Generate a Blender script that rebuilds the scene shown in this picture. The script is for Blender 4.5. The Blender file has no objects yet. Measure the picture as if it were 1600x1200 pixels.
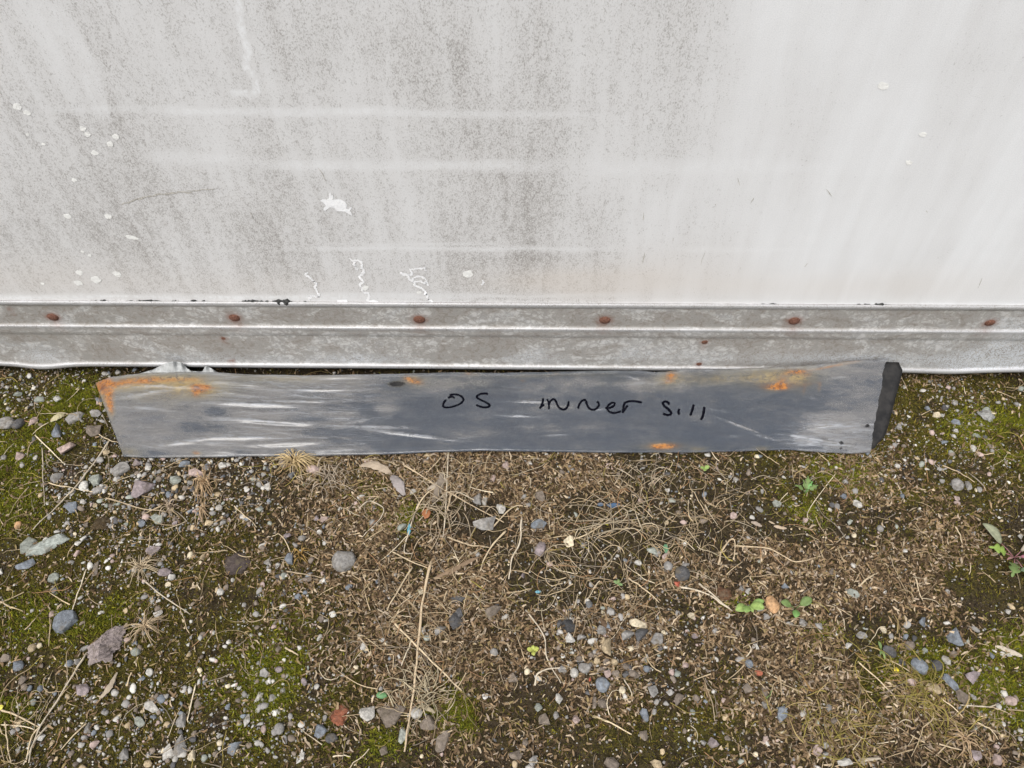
import bpy, bmesh, math, random
import numpy as np

# ------------------------------------------------------------------ camera, sky, sun, exposure
scene = bpy.context.scene
COL = scene.collection
random.seed(7)
RNG = np.random.default_rng(11)
FPX = 1210.0                      # focal length in photo pixels (1600 wide)
PITCH, YAW, ROLL, CAM_H, CAM_D = 52.0, -3.218, -2.043, 1.30, 1.029


def cam_axes():
    p, yw, ro = map(math.radians, (PITCH, YAW, ROLL))
    fw = np.array([math.sin(yw) * math.cos(p), math.cos(yw) * math.cos(p), -math.sin(p)])
    r = np.array([math.cos(yw), -math.sin(yw), 0.0])
    u = np.cross(r, fw)
    return (np.array([0.0, -CAM_D, CAM_H]), math.cos(ro) * r + math.sin(ro) * u,
            -math.sin(ro) * r + math.cos(ro) * u, fw)


CO, CR, CU, CF = cam_axes()
from mathutils import Matrix, Vector
cd = bpy.data.cameras.new('camera')
cam = bpy.data.objects.new('camera', cd)
COL.objects.link(cam)
cd.sensor_width = 36.0
cd.lens = 36.0 * FPX / 1600.0
cd.clip_start = 0.01
cd.clip_end = 300.0
M4 = Matrix.Identity(4)
for i in range(3):
    M4[i][0], M4[i][1], M4[i][2], M4[i][3] = CR[i], CU[i], -CF[i], CO[i]
cam.matrix_world = M4
scene.camera = cam

SUN_EL, SUN_AZ = math.radians(58), math.radians(205)      # azimuth clockwise from +Y: behind the camera, to its left
world = bpy.data.worlds.new('World')
scene.world = world
world.use_nodes = True
wn = world.node_tree.nodes
wl = world.node_tree.links
bg = wn['Background']
sky = wn.new('ShaderNodeTexSky')
sky.sky_type = 'NISHITA'
sky.sun_disc = False
sky.sun_elevation = SUN_EL
sky.sun_rotation = SUN_AZ
sky.air_density = 1.6
sky.dust_density = 4.0
hs = wn.new('ShaderNodeHueSaturation')
hs.inputs['Saturation'].default_value = 0.34
wl.new(sky.outputs[0], hs.inputs['Color'])
wl.new(hs.outputs[0], bg.inputs[0])
bg.inputs[1].default_value = 0.125
sl = bpy.data.lights.new('sun', 'SUN')
sl.energy = 1.5
sl.angle = math.radians(28)
sl.color = (1.0, 0.975, 0.94)
so = bpy.data.objects.new('sun', sl)
COL.objects.link(so)
sd = Vector((math.sin(SUN_AZ) * math.cos(SUN_EL), math.cos(SUN_AZ) * math.cos(SUN_EL), math.sin(SUN_EL)))
so.rotation_euler = (-sd).to_track_quat('-Z', 'Y').to_euler()
so.location = sd * 10
scene.view_settings.view_transform = 'Standard'
scene.view_settings.look = 'None'
scene.view_settings.gamma = 1.0
scene.view_settings.use_curve_mapping = False
scene.view_settings.exposure = 0.48

# ------------------------------------------------------------------ helpers


def ray(px, py):
    px = np.asarray(px, float)[..., None]
    py = np.asarray(py, float)[..., None]
    return CF + (px - 800) / FPX * CR - (py - 600) / FPX * CU


def G(px, py, z=0.0):                      # photo pixel -> point of the ground plane
    d = ray(px, py)
    t = (z - CO[2]) / d[..., 2:3]
    return CO + t * d


def WP(px, py, y=0.0):                     # photo pixel -> point of a vertical plane parallel to the wall
    d = ray(px, py)
    t = (np.asarray(y, float)[..., None] - CO[1]) / d[..., 1:2]
    return CO + t * d


def project(P):
    d = P - CO
    z = d @ CF
    return np.stack([800 + FPX * (d @ CR) / z, 600 - FPX * (d @ CU) / z], -1)


def hash2(ix, iy, seed):
    n = (ix.astype(np.int64) * 374761393 + iy.astype(np.int64) * 668265263 + seed * 1442695041) & 0x7fffffff
    n = ((n ^ (n >> 13)) * 1274126177) & 0x7fffffff
    return ((n ^ (n >> 16)) & 0xffff) / 65535.0


def vnoise(x, y, seed=0):
    x = np.asarray(x, float)
    y = np.asarray(y, float)
    ix, iy = np.floor(x), np.floor(y)
    fx, fy = x - ix, y - iy
    fx = fx * fx * (3 - 2 * fx)
    fy = fy * fy * (3 - 2 * fy)
    a, b = hash2(ix, iy, seed), hash2(ix + 1, iy, seed)
    c, d = hash2(ix, iy + 1, seed), hash2(ix + 1, iy + 1, seed)
    return (a * (1 - fx) + b * fx) * (1 - fy) + (c * (1 - fx) + d * fx) * fy


def fbm(x, y, seed=0, oct=4, gain=0.5):
    s, a, t = 0.0, 1.0, 0.0
    for k in range(oct):
        s = s + a * vnoise(x * 2 ** k + 17.3 * k, y * 2 ** k - 9.1 * k, seed + k)
        t += a
        a *= gain
    return s / t


def sstep(a, b, x):
    t = np.clip((x - a) / (b - a), 0, 1)
    return t * t * (3 - 2 * t)


def np_mesh(name, V, F, col=None, smooth=False, attrs=None):
    V = np.ascontiguousarray(V, np.float32).reshape(-1, 3)
    F = np.ascontiguousarray(F, np.int32)
    k = F.shape[1]
    me = bpy.data.meshes.new(name)
    me.vertices.add(len(V))
    me.vertices.foreach_set('co', V.ravel())
    me.loops.add(F.size)
    me.loops.foreach_set('vertex_index', F.ravel())
    me.polygons.add(len(F))
    me.polygons.foreach_set('loop_start', np.arange(0, F.size, k, dtype=np.int32))
    me.polygons.foreach_set('loop_total', np.full(len(F), k, np.int32))
    if smooth:
        me.polygons.foreach_set('use_smooth', np.ones(len(F), bool))
    me.update(calc_edges=True)
    if col is not None:
        col = np.asarray(col, np.float32)
        if col.shape[1] == 3:
            col = np.concatenate([col, np.ones((len(col), 1), np.float32)], 1)
        a = me.attributes.new('col', 'FLOAT_COLOR', 'POINT')
        a.data.foreach_set('color', np.ascontiguousarray(col, np.float32).ravel())
    for n, v in (attrs or {}).items():
        a = me.attributes.new(n, 'FLOAT', 'POINT')
        a.data.foreach_set('value', np.ascontiguousarray(v, np.float32).ravel())
    me.validate()
    return me


def obj(name, me, mat=None, parent=None, loc=None):
    o = bpy.data.objects.new(name, me)
    COL.objects.link(o)
    if mat is not None and len(me.materials) == 0:
        me.materials.append(mat)
    if parent is not None:
        o.parent = parent
    if loc is not None:
        o.location = loc
    return o


def tag(o, label=None, cat=None, group=None, kind=None):
    if label:
        o['label'] = label
    if cat:
        o['category'] = cat
    if group:
        o['group'] = group
    if kind:
        o['kind'] = kind
    return o


def empty(name, loc):
    o = bpy.data.objects.new(name, None)
    COL.objects.link(o)
    o.location = loc
    o.empty_display_size = 0.05
    return o


def grid_faces(nr, nc):
    i = np.arange(nr - 1)[:, None] * nc + np.arange(nc - 1)[None, :]
    return np.stack([i, i + 1, i + nc + 1, i + nc], -1).reshape(-1, 4)


# ---- node helpers
class NT:
    def __init__(s, name):
        s.m = bpy.data.materials.new(name)
        s.m.use_nodes = True
        s.t = s.m.node_tree
        s.b = s.t.nodes['Principled BSDF']

    def n(s, typ, **kw):
        nd = s.t.nodes.new(typ)
        for k, v in kw.items():
            if k in nd.inputs:
                s.set(nd.inputs[k], v)
            else:
                setattr(nd, k, v)
        return nd

    def set(s, inp, v):
        if isinstance(v, bpy.types.NodeSocket):
            s.t.links.new(v, inp)
        else:
            inp.default_value = v

    def math(s, op, a, b=None, c=None, clamp=False):
        nd = s.t.nodes.new('ShaderNodeMath')
        nd.operation = op
        nd.use_clamp = clamp
        s.set(nd.inputs[0], a)
        if b is not None:
            s.set(nd.inputs[1], b)
        if c is not None:
            s.set(nd.inputs[2], c)
        return nd.outputs[0]

    def mix(s, f, a, b, blend='MIX'):
        nd = s.t.nodes.new('ShaderNodeMix')
        nd.data_type = 'RGBA'
        nd.blend_type = blend
        s.set(nd.inputs[0], f)
        for i, v in ((6, a), (7, b)):
            if not isinstance(v, bpy.types.NodeSocket) and len(v) == 3:
                v = (*v, 1)
            s.set(nd.inputs[i], v)
        return nd.outputs[2]

    def ramp(s, f, lo, hi):
        nd = s.t.nodes.new('ShaderNodeMapRange')
        nd.interpolation_type = 'SMOOTHSTEP'
        s.set(nd.inputs[0], f)
        nd.inputs[1].default_value = lo
        nd.inputs[2].default_value = hi
        return nd.outputs[0]

    def coords(s, scale=(1, 1, 1), rot=(0, 0, 0), space='Object'):
        tc = s.t.nodes.new('ShaderNodeTexCoord')
        mp = s.t.nodes.new('ShaderNodeMapping')
        mp.inputs['Scale'].default_value = scale
        mp.inputs['Rotation'].default_value = rot
        s.t.links.new(tc.outputs[space], mp.inputs[0])
        return mp.outputs[0]

    def noise(s, vec, scale, detail=3, rough=0.55, dist=0.0):
        nd = s.n('ShaderNodeTexNoise', Vector=vec, Scale=scale, Detail=detail, Roughness=rough, Distortion=dist)
        return nd.outputs[0]

    def attr(s, name, out='Fac'):
        nd = s.t.nodes.new('ShaderNodeAttribute')
        nd.attribute_name = name
        return nd.outputs[out]

    def bump(s, h, strength=0.3, dist=0.001, prev=None):
        nd = s.n('ShaderNodeBump', Strength=strength, Distance=dist, Height=h)
        if prev is not None:
            s.t.links.new(prev, nd.inputs['Normal'])
        return nd.outputs[0]

    def out(s, color=None, rough=None, normal=None, metal=None, spec=None):
        if color is not None:
            s.set(s.b.inputs['Base Color'], (*color, 1) if not isinstance(color, bpy.types.NodeSocket) and len(color) == 3 else color)
        if rough is not None:
            s.set(s.b.inputs['Roughness'], rough)
        if normal is not None:
            s.set(s.b.inputs['Normal'], normal)
        if metal is not None:
            s.set(s.b.inputs['Metallic'], metal)
        if spec is not None:
            s.set(s.b.inputs['Specular IOR Level'], spec)
        return s.m


# ------------------------------------------------------------------ materials
def mat_colattr(name, rough=0.9, var=0.25, scale=400, spec=0.25, subs=0.0):
    t = NT(name)
    c = t.attr('col', 'Color')
    n = t.noise(t.coords(), scale, 2)
    c2 = t.mix(1.0, c, t.mix(n, (1 - var, 1 - var, 1 - var), (1 + var, 1 + var, 1 + var)), 'MULTIPLY')
    return t.out(c2, rough, spec=spec)


def mat_stone():
    t = NT('stone')
    oi = t.n('ShaderNodeObjectInfo')
    geo = t.n('ShaderNodeNewGeometry')
    v = geo.outputs['Position']
    n1 = t.noise(v, 160, 4, 0.6)
    n2 = t.noise(v, 900, 2, 0.6)
    n3 = t.noise(v, 55, 3, 0.6, 0.8)
    c = t.mix(t.ramp(n1, 0.3, 0.75), (0.62, 0.62, 0.62), (1.25, 1.25, 1.25))
    c = t.mix(1.0, oi.outputs['Color'], c, 'MULTIPLY')
    c = t.mix(t.math('MULTIPLY', t.ramp(n2, 0.62, 0.75), 0.35), c, (0.6, 0.58, 0.54))
    c = t.mix(t.math('MULTIPLY', t.ramp(n3, 0.50, 0.72), 0.6), c, (0.13, 0.105, 0.07))
    b = t.bump(n2, 0.5, 0.0008)
    b = t.bump(n1, 0.6, 0.003, b)
    return t.out(c, 0.82, b, spec=0.3)


def mat_ground():
    t = NT('ground_soil')
    v = t.coords()
    moss, dry = t.attr('moss'), t.attr('litter')
    n1 = t.noise(v, 28, 5, 0.65)
    n2 = t.noise(v, 160, 3, 0.6)
    n3 = t.noise(v, 420, 2, 0.6)
    soil = t.mix(t.ramp(n2, 0.3, 0.7), (0.014, 0.010, 0.006), (0.050, 0.036, 0.021))
    soil = t.mix(t.math('MULTIPLY', t.ramp(n3, 0.6, 0.72), 0.5), soil, (0.24, 0.21, 0.17))
    drym = t.mix(t.ramp(n3, 0.35, 0.7), (0.018, 0.012, 0.007), (0.085, 0.060, 0.034))
    mossc = t.mix(t.ramp(n2, 0.35, 0.7), (0.024, 0.022, 0.005), (0.085, 0.074, 0.013))
    c = t.mix(t.math('MULTIPLY', dry, t.ramp(n1, 0.25, 0.6)), soil, drym)
    c = t.mix(t.math('MULTIPLY', moss, t.ramp(n1, 0.3, 0.6)), c, mossc)
    b = t.bump(n3, 0.7, 0.002)
    b = t.bump(n2, 0.7, 0.005, b)
    return t.out(c, 0.97, b, spec=0.15)


def mat_wall():
    t = NT('weathered_white_panel')
    v = t.coords()
    d = t.attr('dirt')
    beige = t.attr('beige')
    clean = t.attr('clean')
    vs = t.coords((1.0, 1.0, 0.62), (0, math.radians(10), 0))
    f1 = t.noise(vs, 480, 3, 0.7, 0.5)       # fine speckle of grime
    f2 = t.noise(vs, 120, 5, 0.7, 0.8)
    f3 = t.noise(v, 620, 2, 0.6)
    f4 = t.noise(t.coords((1.0, 1.0, 0.13)), 34, 4, 0.6, 0.3)   # rain runs
    dd = t.math('ADD', d, t.math('MULTIPLY', t.math('SUBTRACT', f4, 0.5), 0.55), clamp=False)
    clean = t.math('MULTIPLY', clean, t.math('MULTIPLY_ADD', t.ramp(f2, 0.38, 0.58), 0.75, 0.25))
    dd = t.math('MULTIPLY', dd, t.math('SUBTRACT', 1.0, clean), clamp=True)
    s = t.math('ADD', t.math('MULTIPLY', f1, 0.62), t.math('MULTIPLY', f2, 0.38))
    thr = t.math('MULTIPLY_ADD', dd, -0.23, 0.665)
    sp = t.math('MULTIPLY', t.math('SUBTRACT', s, thr), 9.0, clamp=True)
    base = t.mix(t.ramp(f3, 0.3, 0.7), (0.70, 0.715, 0.735), (0.795, 0.805, 0.82))
    film = t.mix(t.math('MULTIPLY', dd, 0.58), base, (0.42, 0.395, 0.375))
    c = t.mix(t.math('MULTIPLY', sp, t.math('MULTIPLY_ADD', dd, 0.45, 0.30)), film, (0.22, 0.205, 0.19))
    c = t.mix(t.math('MULTIPLY', beige, 0.4), c, (0.60, 0.53, 0.46))
    dark = t.noise(vs, 60, 5, 0.75, 1.2)
    c = t.mix(t.math('MULTIPLY', t.ramp(dark, 0.66, 0.76), t.math('MULTIPLY', dd, 0.55)), c, (0.16, 0.15, 0.135))
    b = t.bump(f1, 0.10, 0.0010)
    b = t.bump(f2, 0.12, 0.002, b)
    b = t.bump(t.noise(v, 14, 2), 0.10, 0.01, b)
    return t.out(c, 0.6, b, spec=0.35)


def mat_rail():
    t = NT('oxidised_aluminium_rail')
    v = t.coords()
    wear, rust, bare = t.attr('wear'), t.attr('rust'), t.attr('bare')
    big = t.noise(t.coords((0.55, 1, 1)), 15, 5, 0.7, 0.6)
    vd = t.n('ShaderNodeVectorMath', operation='ADD')
    t.t.links.new(t.coords((1.0, 1.0, 1.35)), vd.inputs[0])
    wob = t.n('ShaderNodeTexNoise', Vector=v, Scale=60, Detail=3)
    sc = t.n('ShaderNodeVectorMath', operation='SCALE')
    t.t.links.new(wob.outputs['Color'], sc.inputs[0])
    sc.inputs['Scale'].default_value = 0.022
    t.t.links.new(sc.outputs[0], vd.inputs[1])
    vo = t.n('ShaderNodeTexVoronoi', Vector=vd.outputs[0], Scale=48.0, feature='DISTANCE_TO_EDGE')
    veins = t.math('SUBTRACT', 1.0, t.ramp(vo.outputs['Distance'], 0.0, 0.14))
    n1 = t.noise(v, 70, 5, 0.7, 1.0)
    n2 = t.noise(v, 380, 3, 0.65)
    n3 = t.noise(t.coords((0.05, 1, 1)), 500, 2, 0.6)          # horizontal drawing scratches
    c = t.mix(t.ramp(n1, 0.43, 0.57), (0.30, 0.288, 0.27), (0.50, 0.49, 0.475))
    c = t.mix(t.math('MULTIPLY', veins, t.math('MULTIPLY', t.ramp(n1, 0.42, 0.58), 0.55)), c, (0.19, 0.17, 0.145))
    br = t.math('MULTIPLY', t.ramp(big, 0.46, 0.56), t.ramp(n1, 0.46, 0.53))
    c = t.mix(t.math('MULTIPLY', br, 0.7), c, (0.20, 0.175, 0.15))
    bl = t.math('MULTIPLY', t.math('ADD', bare, t.math('MULTIPLY', t.ramp(big, 0.5, 0.36), 0.35)), t.ramp(n2, 0.40, 0.58), clamp=True)
    c = t.mix(bl, c, (0.56, 0.585, 0.62))
    c = t.mix(t.math('MULTIPLY', t.ramp(n2, 0.58, 0.7), 0.45), c, (0.16, 0.145, 0.13))
    c = t.mix(t.math('MULTIPLY', t.ramp(n3, 0.62, 0.72), 0.35), c, (0.2, 0.19, 0.18))
    c = t.mix(t.math('MULTIPLY', wear, t.ramp(n2, 0.68, 0.45)), c, (0.47, 0.47, 0.48))
    c = t.mix(t.math('MULTIPLY', rust, t.ramp(n1, 0.2, 0.6)), c, (0.20, 0.085, 0.055))
    b = t.bump(n2, 0.35, 0.0008)
    b = t.bump(n1, 0.3, 0.002, b)
    rg = t.math('MULTIPLY_ADD', wear, -0.2, 0.62)
    return t.out(c, rg, b, metal=t.math('MULTIPLY_ADD', wear, 0.15, 0.1), spec=0.4)


def mat_plain(name, c1, c2, scale=200, rough=0.8, bump=0.4, bd=0.001, spec=0.3, metal=0.0):
    t = NT(name)
    geo = t.n('ShaderNodeNewGeometry')
    v = geo.outputs['Position']
    n1 = t.noise(v, scale, 4, 0.65)
    n2 = t.noise(v, scale * 4, 2, 0.6)
    c = t.mix(t.ramp(n1, 0.3, 0.7), c1, c2)
    b = t.bump(n2, bump, bd)
    b = t.bump(n1, bump, bd * 3, b)
    return t.out(c, rough, b, spec=spec, metal=metal)


def mat_film():
    """cloudy film: clear where it clings to the metal, milky where it stands off, with creases, glints painted along them, and rust stains"""
    t = NT('milky_plastic_film')
    c = t.attr('col', 'Color')
    air, stain, orng, cre_glint, wrk, hole = [t.attr(n_) for n_ in ('air', 'stain', 'orng', 'cre_glint', 'wrk', 'hole')]
    v = t.coords()
    vl = t.coords((0.28, 1, 1), (0, 0, math.radians(2)))
    vst = t.coords((0.055, 1, 1), (0, 0, math.radians(1.5)))
    n5 = t.noise(vl, 26, 6, 0.62, 0.7)
    n6 = t.noise(vl, 95, 5, 0.65, 0.9)
    dust = t.noise(v, 620, 3, 0.65)
    speck = t.noise(v, 950, 1, 0.5)
    line = t.noise(vst, 105, 3, 0.55, 0.5)
    line2 = t.noise(t.coords((0.12, 1, 1), (0, 0, math.radians(-5))), 150, 3, 0.6, 0.9)
    q = t.math('ADD', air, t.math('MULTIPLY', t.math('SUBTRACT', n5, 0.5), 1.15))
    q = t.math('ADD', q, t.math('MULTIPLY', t.math('SUBTRACT', n6, 0.5), 0.75))
    cloud = t.math('ADD', t.math('MULTIPLY', t.ramp(q, 0.10, 1.0), 0.84), t.math('MULTIPLY', t.ramp(q, 0.47, 0.57), 0.16))
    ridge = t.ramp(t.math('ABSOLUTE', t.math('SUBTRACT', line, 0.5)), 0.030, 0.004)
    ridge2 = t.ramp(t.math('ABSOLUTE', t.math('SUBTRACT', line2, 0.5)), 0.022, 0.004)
    crs_glint = t.math('ADD', t.math('MULTIPLY', ridge, wrk), t.math('MULTIPLY', ridge2, t.math('MULTIPLY_ADD', wrk, 0.45, 0.06)), clamp=True)
    crs_glint = t.math('ADD', t.math('MULTIPLY', crs_glint, 0.55), t.math('MULTIPLY', cre_glint, t.ramp(n6, 0.40, 0.60)), clamp=True)
    base = t.mix(cloud, (0.088, 0.106, 0.138), (0.185, 0.178, 0.174))
    base = t.mix(t.math('MULTIPLY', t.ramp(n6, 0.42, 0.62), 0.35), base, t.mix(1.0, base, (0.62, 0.64, 0.68), 'MULTIPLY'))
    base = t.mix(t.math('MULTIPLY', t.ramp(dust, 0.52, 0.68), t.math('MULTIPLY_ADD', cloud, 0.30, 0.08)), base, (0.34, 0.325, 0.30))
    base = t.mix(t.math('MULTIPLY', t.ramp(speck, 0.66, 0.70), 0.45), base, (0.55, 0.53, 0.48))
    rough_n = t.noise(t.coords((0.7, 1, 1)), 150, 5, 0.7, 0.5)
    st = t.math('MULTIPLY', stain, t.math('MULTIPLY_ADD', t.ramp(rough_n, 0.30, 0.62), 0.75, 0.45), clamp=True)
    pit = t.math('MULTIPLY', t.ramp(t.noise(v, 210, 5, 0.75, 0.4), 0.46, 0.60), t.math('MULTIPLY', orng, 0.85))
    rc = t.mix(pit, c, (0.105, 0.036, 0.012))
    col = t.mix(st, base, rc)
    col = t.mix(t.math('MULTIPLY', crs_glint, 0.48), col, (0.42, 0.45, 0.50))  # crease whitening and painted blue-white glints
    b = t.bump(line, t.math('MULTIPLY_ADD', wrk, 0.25, 0.03), 0.004)
    b = t.bump(n6, 0.05, 0.004, b)
    t.out(col, t.math('MULTIPLY_ADD', cloud, 0.14, 0.15), b, spec=0.65)
    al = t.math('MULTIPLY_ADD', cloud, 0.30, 0.50)
    al = t.math('MAXIMUM', al, t.math('MULTIPLY', st, 0.93))
    al = t.math('MAXIMUM', al, t.math('MULTIPLY', crs_glint, 0.9))
    al = t.math('MULTIPLY', al, t.math('SUBTRACT', 1.0, hole), clamp=True)
    tr = t.n('ShaderNodeBsdfTransparent')
    mx = t.n('ShaderNodeMixShader')
    t.set(mx.inputs[0], al)
    t.t.links.new(tr.outputs[0], mx.inputs[1])
    t.t.links.new(t.b.outputs[0], mx.inputs[2])
    t.t.links.new(mx.outputs[0], t.t.nodes['Material Output'].inputs[0])
    return t.m


M_GROUND, M_WALL, M_RAIL, M_FILM, M_STONE = mat_ground(), mat_wall(), mat_rail(), mat_film(), mat_stone()
M_COL = mat_colattr('dry_plant_matter', 0.9, 0.25, 300)
M_MOSS = mat_colattr('moss', 0.95, 0.3, 90, 0.15)
M_GRIT = mat_colattr('grit', 0.85, 0.35, 700, 0.3)
M_SHELL = mat_plain('shell_panel', (0.55, 0.55, 0.54), (0.66, 0.66, 0.65), 20)
M_UNDER = mat_plain('underframe_grime', (0.03, 0.028, 0.025), (0.06, 0.055, 0.05), 30)
M_WHITE = mat_plain('white_mark', (0.86, 0.87, 0.89), (0.91, 0.91, 0.92), 300, 0.5)
M_PALE = mat_plain('pale_spot', (0.80, 0.80, 0.78), (0.86, 0.86, 0.84), 300, 0.6)
M_SCRAPE = mat_plain('scrape_tan', (0.30, 0.28, 0.24), (0.62, 0.60, 0.56), 260, 0.8)
M_SEAL = mat_plain('black_sealant', (0.018, 0.018, 0.018), (0.05, 0.05, 0.048), 300, 0.7)
M_RUSTY = mat_plain('rusty_rivet', (0.085, 0.038, 0.026), (0.20, 0.095, 0.065), 380, 0.85)
M_METAL = mat_plain('dark_primer', (0.012, 0.012, 0.013), (0.030, 0.028, 0.027), 60, 0.6, 0.3, spec=0.25)
M_INK = mat_plain('marker_ink', (0.003, 0.003, 0.006), (0.007, 0.007, 0.011), 300, 0.9, 0.1, spec=0.03)
M_FLAP = mat_plain('torn_film', (0.30, 0.31, 0.31), (0.46, 0.47, 0.47), 90, 0.4)
M_LEAF = mat_colattr('weed_leaf', 0.55, 0.18, 260, 0.4)

# ------------------------------------------------------------------ zones of the ground
# (pixel of the zone's centre in the photo, half sizes, amount) -> laid out as ellipses on the real ground


def blobs(lst):
    out = []
    for px, py, rx, ry, a in lst:
        c = G(px, py)
        dx = np.linalg.norm(G(px + 5, py) - c) / 5
        dy = np.linalg.norm(G(px, py + 5) - c) / 5
        out.append((c[0], c[1], rx * dx, ry * dy, a))
    return out


def field(bl, x, y):
    s = np.zeros_like(x)
    for cx, cy, rx, ry, a in bl:
        s = s + a * np.exp(-(((x - cx) / rx) ** 2 + ((y - cy) / ry) ** 2))
    return s


B_MOSS = blobs([(20, 730, 120, 130, .9), (130, 640, 90, 40, .6), (90, 930, 200, 120, .75), (330, 940, 150, 110, .8), (420, 1090, 150, 120, .8),
                (200, 1130, 200, 90, .6), (1480, 690, 190, 70, 1.1), (1470, 630, 160, 40, .9), (1380, 740, 90, 40, .6), (1570, 670, 60, 30, .8), (1320, 765, 60, 35, 1.0), (1250, 770, 40, 30, .5),
                (730, 1110, 60, 40, .7), (600, 790, 70, 40, .4), (1450, 1060, 70, 50, .7), (1540, 1090, 90, 60, .8), (1370, 1100, 90, 60, .6),
                (1580, 1010, 40, 30, .7), (1000, 1130, 120, 60, .35), (1130, 1120, 70, 60, .55), (940, 1090, 80, 40, .35), (1500, 860, 100, 60, .45),
                (600, 740, 60, 30, .3), (1270, 700, 160, 30, .45)])
B_BRIGHT = blobs([(10, 740, 60, 80, .9), (120, 625, 60, 20, .7), (1565, 675, 60, 30, 1.0), (1320, 770, 45, 35, 1.0), (1260, 780, 25, 25, .7),
                  (415, 1060, 60, 70, .8), (150, 965, 40, 25, .7), (725, 1110, 40, 30, 1.0), (60, 970, 60, 30, .5), (1450, 1065, 50, 40, .9), (1545, 1085, 50, 40, .9),
                  (1580, 1005, 30, 20, .9), (20, 1090, 40, 40, .6), (1290, 990, 20, 15, .8), (630, 800, 25, 20, .6), (580, 1160, 40, 20, .6), (1150, 930, 25, 20, .6), (590, 780, 30, 20, .5)])
B_GRAV = blobs([(60, 680, 130, 90, .9), (250, 760, 150, 60, 1.0), (400, 790, 120, 60, .6), (150, 900, 170, 90, .55), (300, 1000, 200, 100, .55), (430, 1000, 70, 60, .6),
                (250, 1140, 260, 90, .75), (430, 900, 60, 70, .5), (950, 1050, 130, 90, .8), (860, 1120, 150, 60, .6), (640, 1140, 90, 50, .6), (1450, 620, 170, 30, .7),
                (1480, 690, 120, 50, .45), (1560, 1110, 70, 60, .8), (1480, 1030, 90, 60, .4), (740, 790, 60, 30, .4), (1060, 900, 40, 30, .5), (1010, 985, 60, 30, .5), (620, 720, 500, 16, .35),
                (1380, 720, 160, 30, .3), (1060, 1160, 200, 50, .25), (1270, 970, 60, 25, .4), (60, 610, 150, 25, .5)])
B_LIT = blobs([(640, 830, 220, 120, .9), (900, 800, 260, 120, 1.0), (1250, 850, 260, 120, 1.15), (1480, 900, 150, 90, .55), (1100, 1050, 250, 120, .8), (650, 1000, 150, 130, .75),
               (1300, 1080, 160, 90, .7), (1150, 740, 200, 40, .8), (800, 1120, 150, 80, .4), (1450, 1150, 140, 60, .8), (600, 720, 200, 30, .7), (60, 590, 200, 15, .4), (1480, 590, 180, 12, .4)])
B_TAN = blobs([(980, 830, 150, 90, 1.0), (820, 790, 120, 60, .9), (700, 800, 90, 70, .6), (1050, 750, 160, 40, .7), (680, 960, 110, 80, .7), (640, 1090, 90, 50, .6), (880, 900, 120, 60, .6),
               (480, 735, 60, 20, .8), (1180, 830, 120, 60, .5), (30, 1120, 60, 60, .5), (1390, 1110, 110, 60, .8), (1500, 1150, 80, 40, .4), (310, 770, 50, 50, .3), (100, 700, 90, 40, .2), (40, 850, 60, 60, .2)])


def zones(x, y):
    n = fbm(x * 7, y * 7, 3, 4)
    n2 = fbm(x * 14, y * 14, 9, 4)
    n3 = fbm(x * 9 + 4, y * 9, 21, 4)
    mo = np.clip(field(B_MOSS, x, y) * 1.5 + 0.14, 0, 1.3) * sstep(0.24, 0.62, n2 + 0.10)
    gr = np.clip(field(B_GRAV, x, y) * 1.15 + 0.15, 0, 1.3) * sstep(0.30, 0.60, n)
    li = np.clip(field(B_LIT, x, y) + 0.08, 0, 1.2) * sstep(0.34, 0.60, n3)
    br = np.clip(field(B_BRIGHT, x, y), 0, 1.2) * sstep(0.32, 0.58, n2)
    return mo, gr, li, br


def height(x, y):
    mo, gr, li, br = zones(x, y)
    h = 0.016 * (fbm(x * 4, y * 4, 31, 3) - 0.5) + 0.010 * (fbm(x * 18, y * 18, 37, 3) - 0.5)
    h = h + np.clip(mo + br, 0, 1.2) * 0.006 * fbm(x * 60, y * 60, 41, 2)
    fade = np.exp(-((y + 0.19) / 0.06) ** 2)           # trodden flat along the foot of the panel
    h = h * (1 - 0.6 * fade * (x > -0.9) * (x < 0.72))
    return h - 0.003


def hz(x, y):
    return float(height(np.array([float(x)]), np.array([float(y)]))[0])


XS = np.concatenate([[-60, -25, -10, -5, -3, -2.2, -1.8], np.arange(-1.55, 1.47, 0.006), [1.7, 2.2, 3, 5, 10, 25, 60]])
YS = np.concatenate([[-60, -25, -10, -5, -3, -2, -1.5, -1.25], np.arange(-1.08, 0.32, 0.006), [0.45, 0.7, 1.2, 2, 4, 10, 25, 60]])
gx, gy = np.meshgrid(XS, YS)
gh = height(gx.ravel(), gy.ravel())
gm, gg, gl, gb = zones(gx.ravel(), gy.ravel())
gfine = 0.004 * (fbm(gx.ravel() * 90, gy.ravel() * 90, 51, 2) - 0.5)
gv = np.stack([gx.ravel(), gy.ravel(), gh + gfine], 1)
ground = obj('ground', np_mesh('ground', gv, grid_faces(len(YS), len(XS)), smooth=True,
                               attrs={'moss': np.clip(gm + gb, 0, 1), 'litter': np.clip(gl, 0, 1)}), M_GROUND)
tag(ground, 'dark earthy yard ground with moss, grit and plant litter', 'ground', kind='structure')

# ------------------------------------------------------------------ box body: white side panel with aluminium bottom rail
body = empty('box_body', (0, 1.2, 0))
tag(body, 'weathered dirty white box body side panel with riveted aluminium bottom rail', 'box body')


def at_body(name, me, mat, parent=None):
    o = obj(name, me, mat)
    if parent is None:
        o.parent = body
        o.matrix_parent_inverse = Matrix.Translation((0, -1.2, 0))
    else:
        o.parent = parent
    return o


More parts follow.
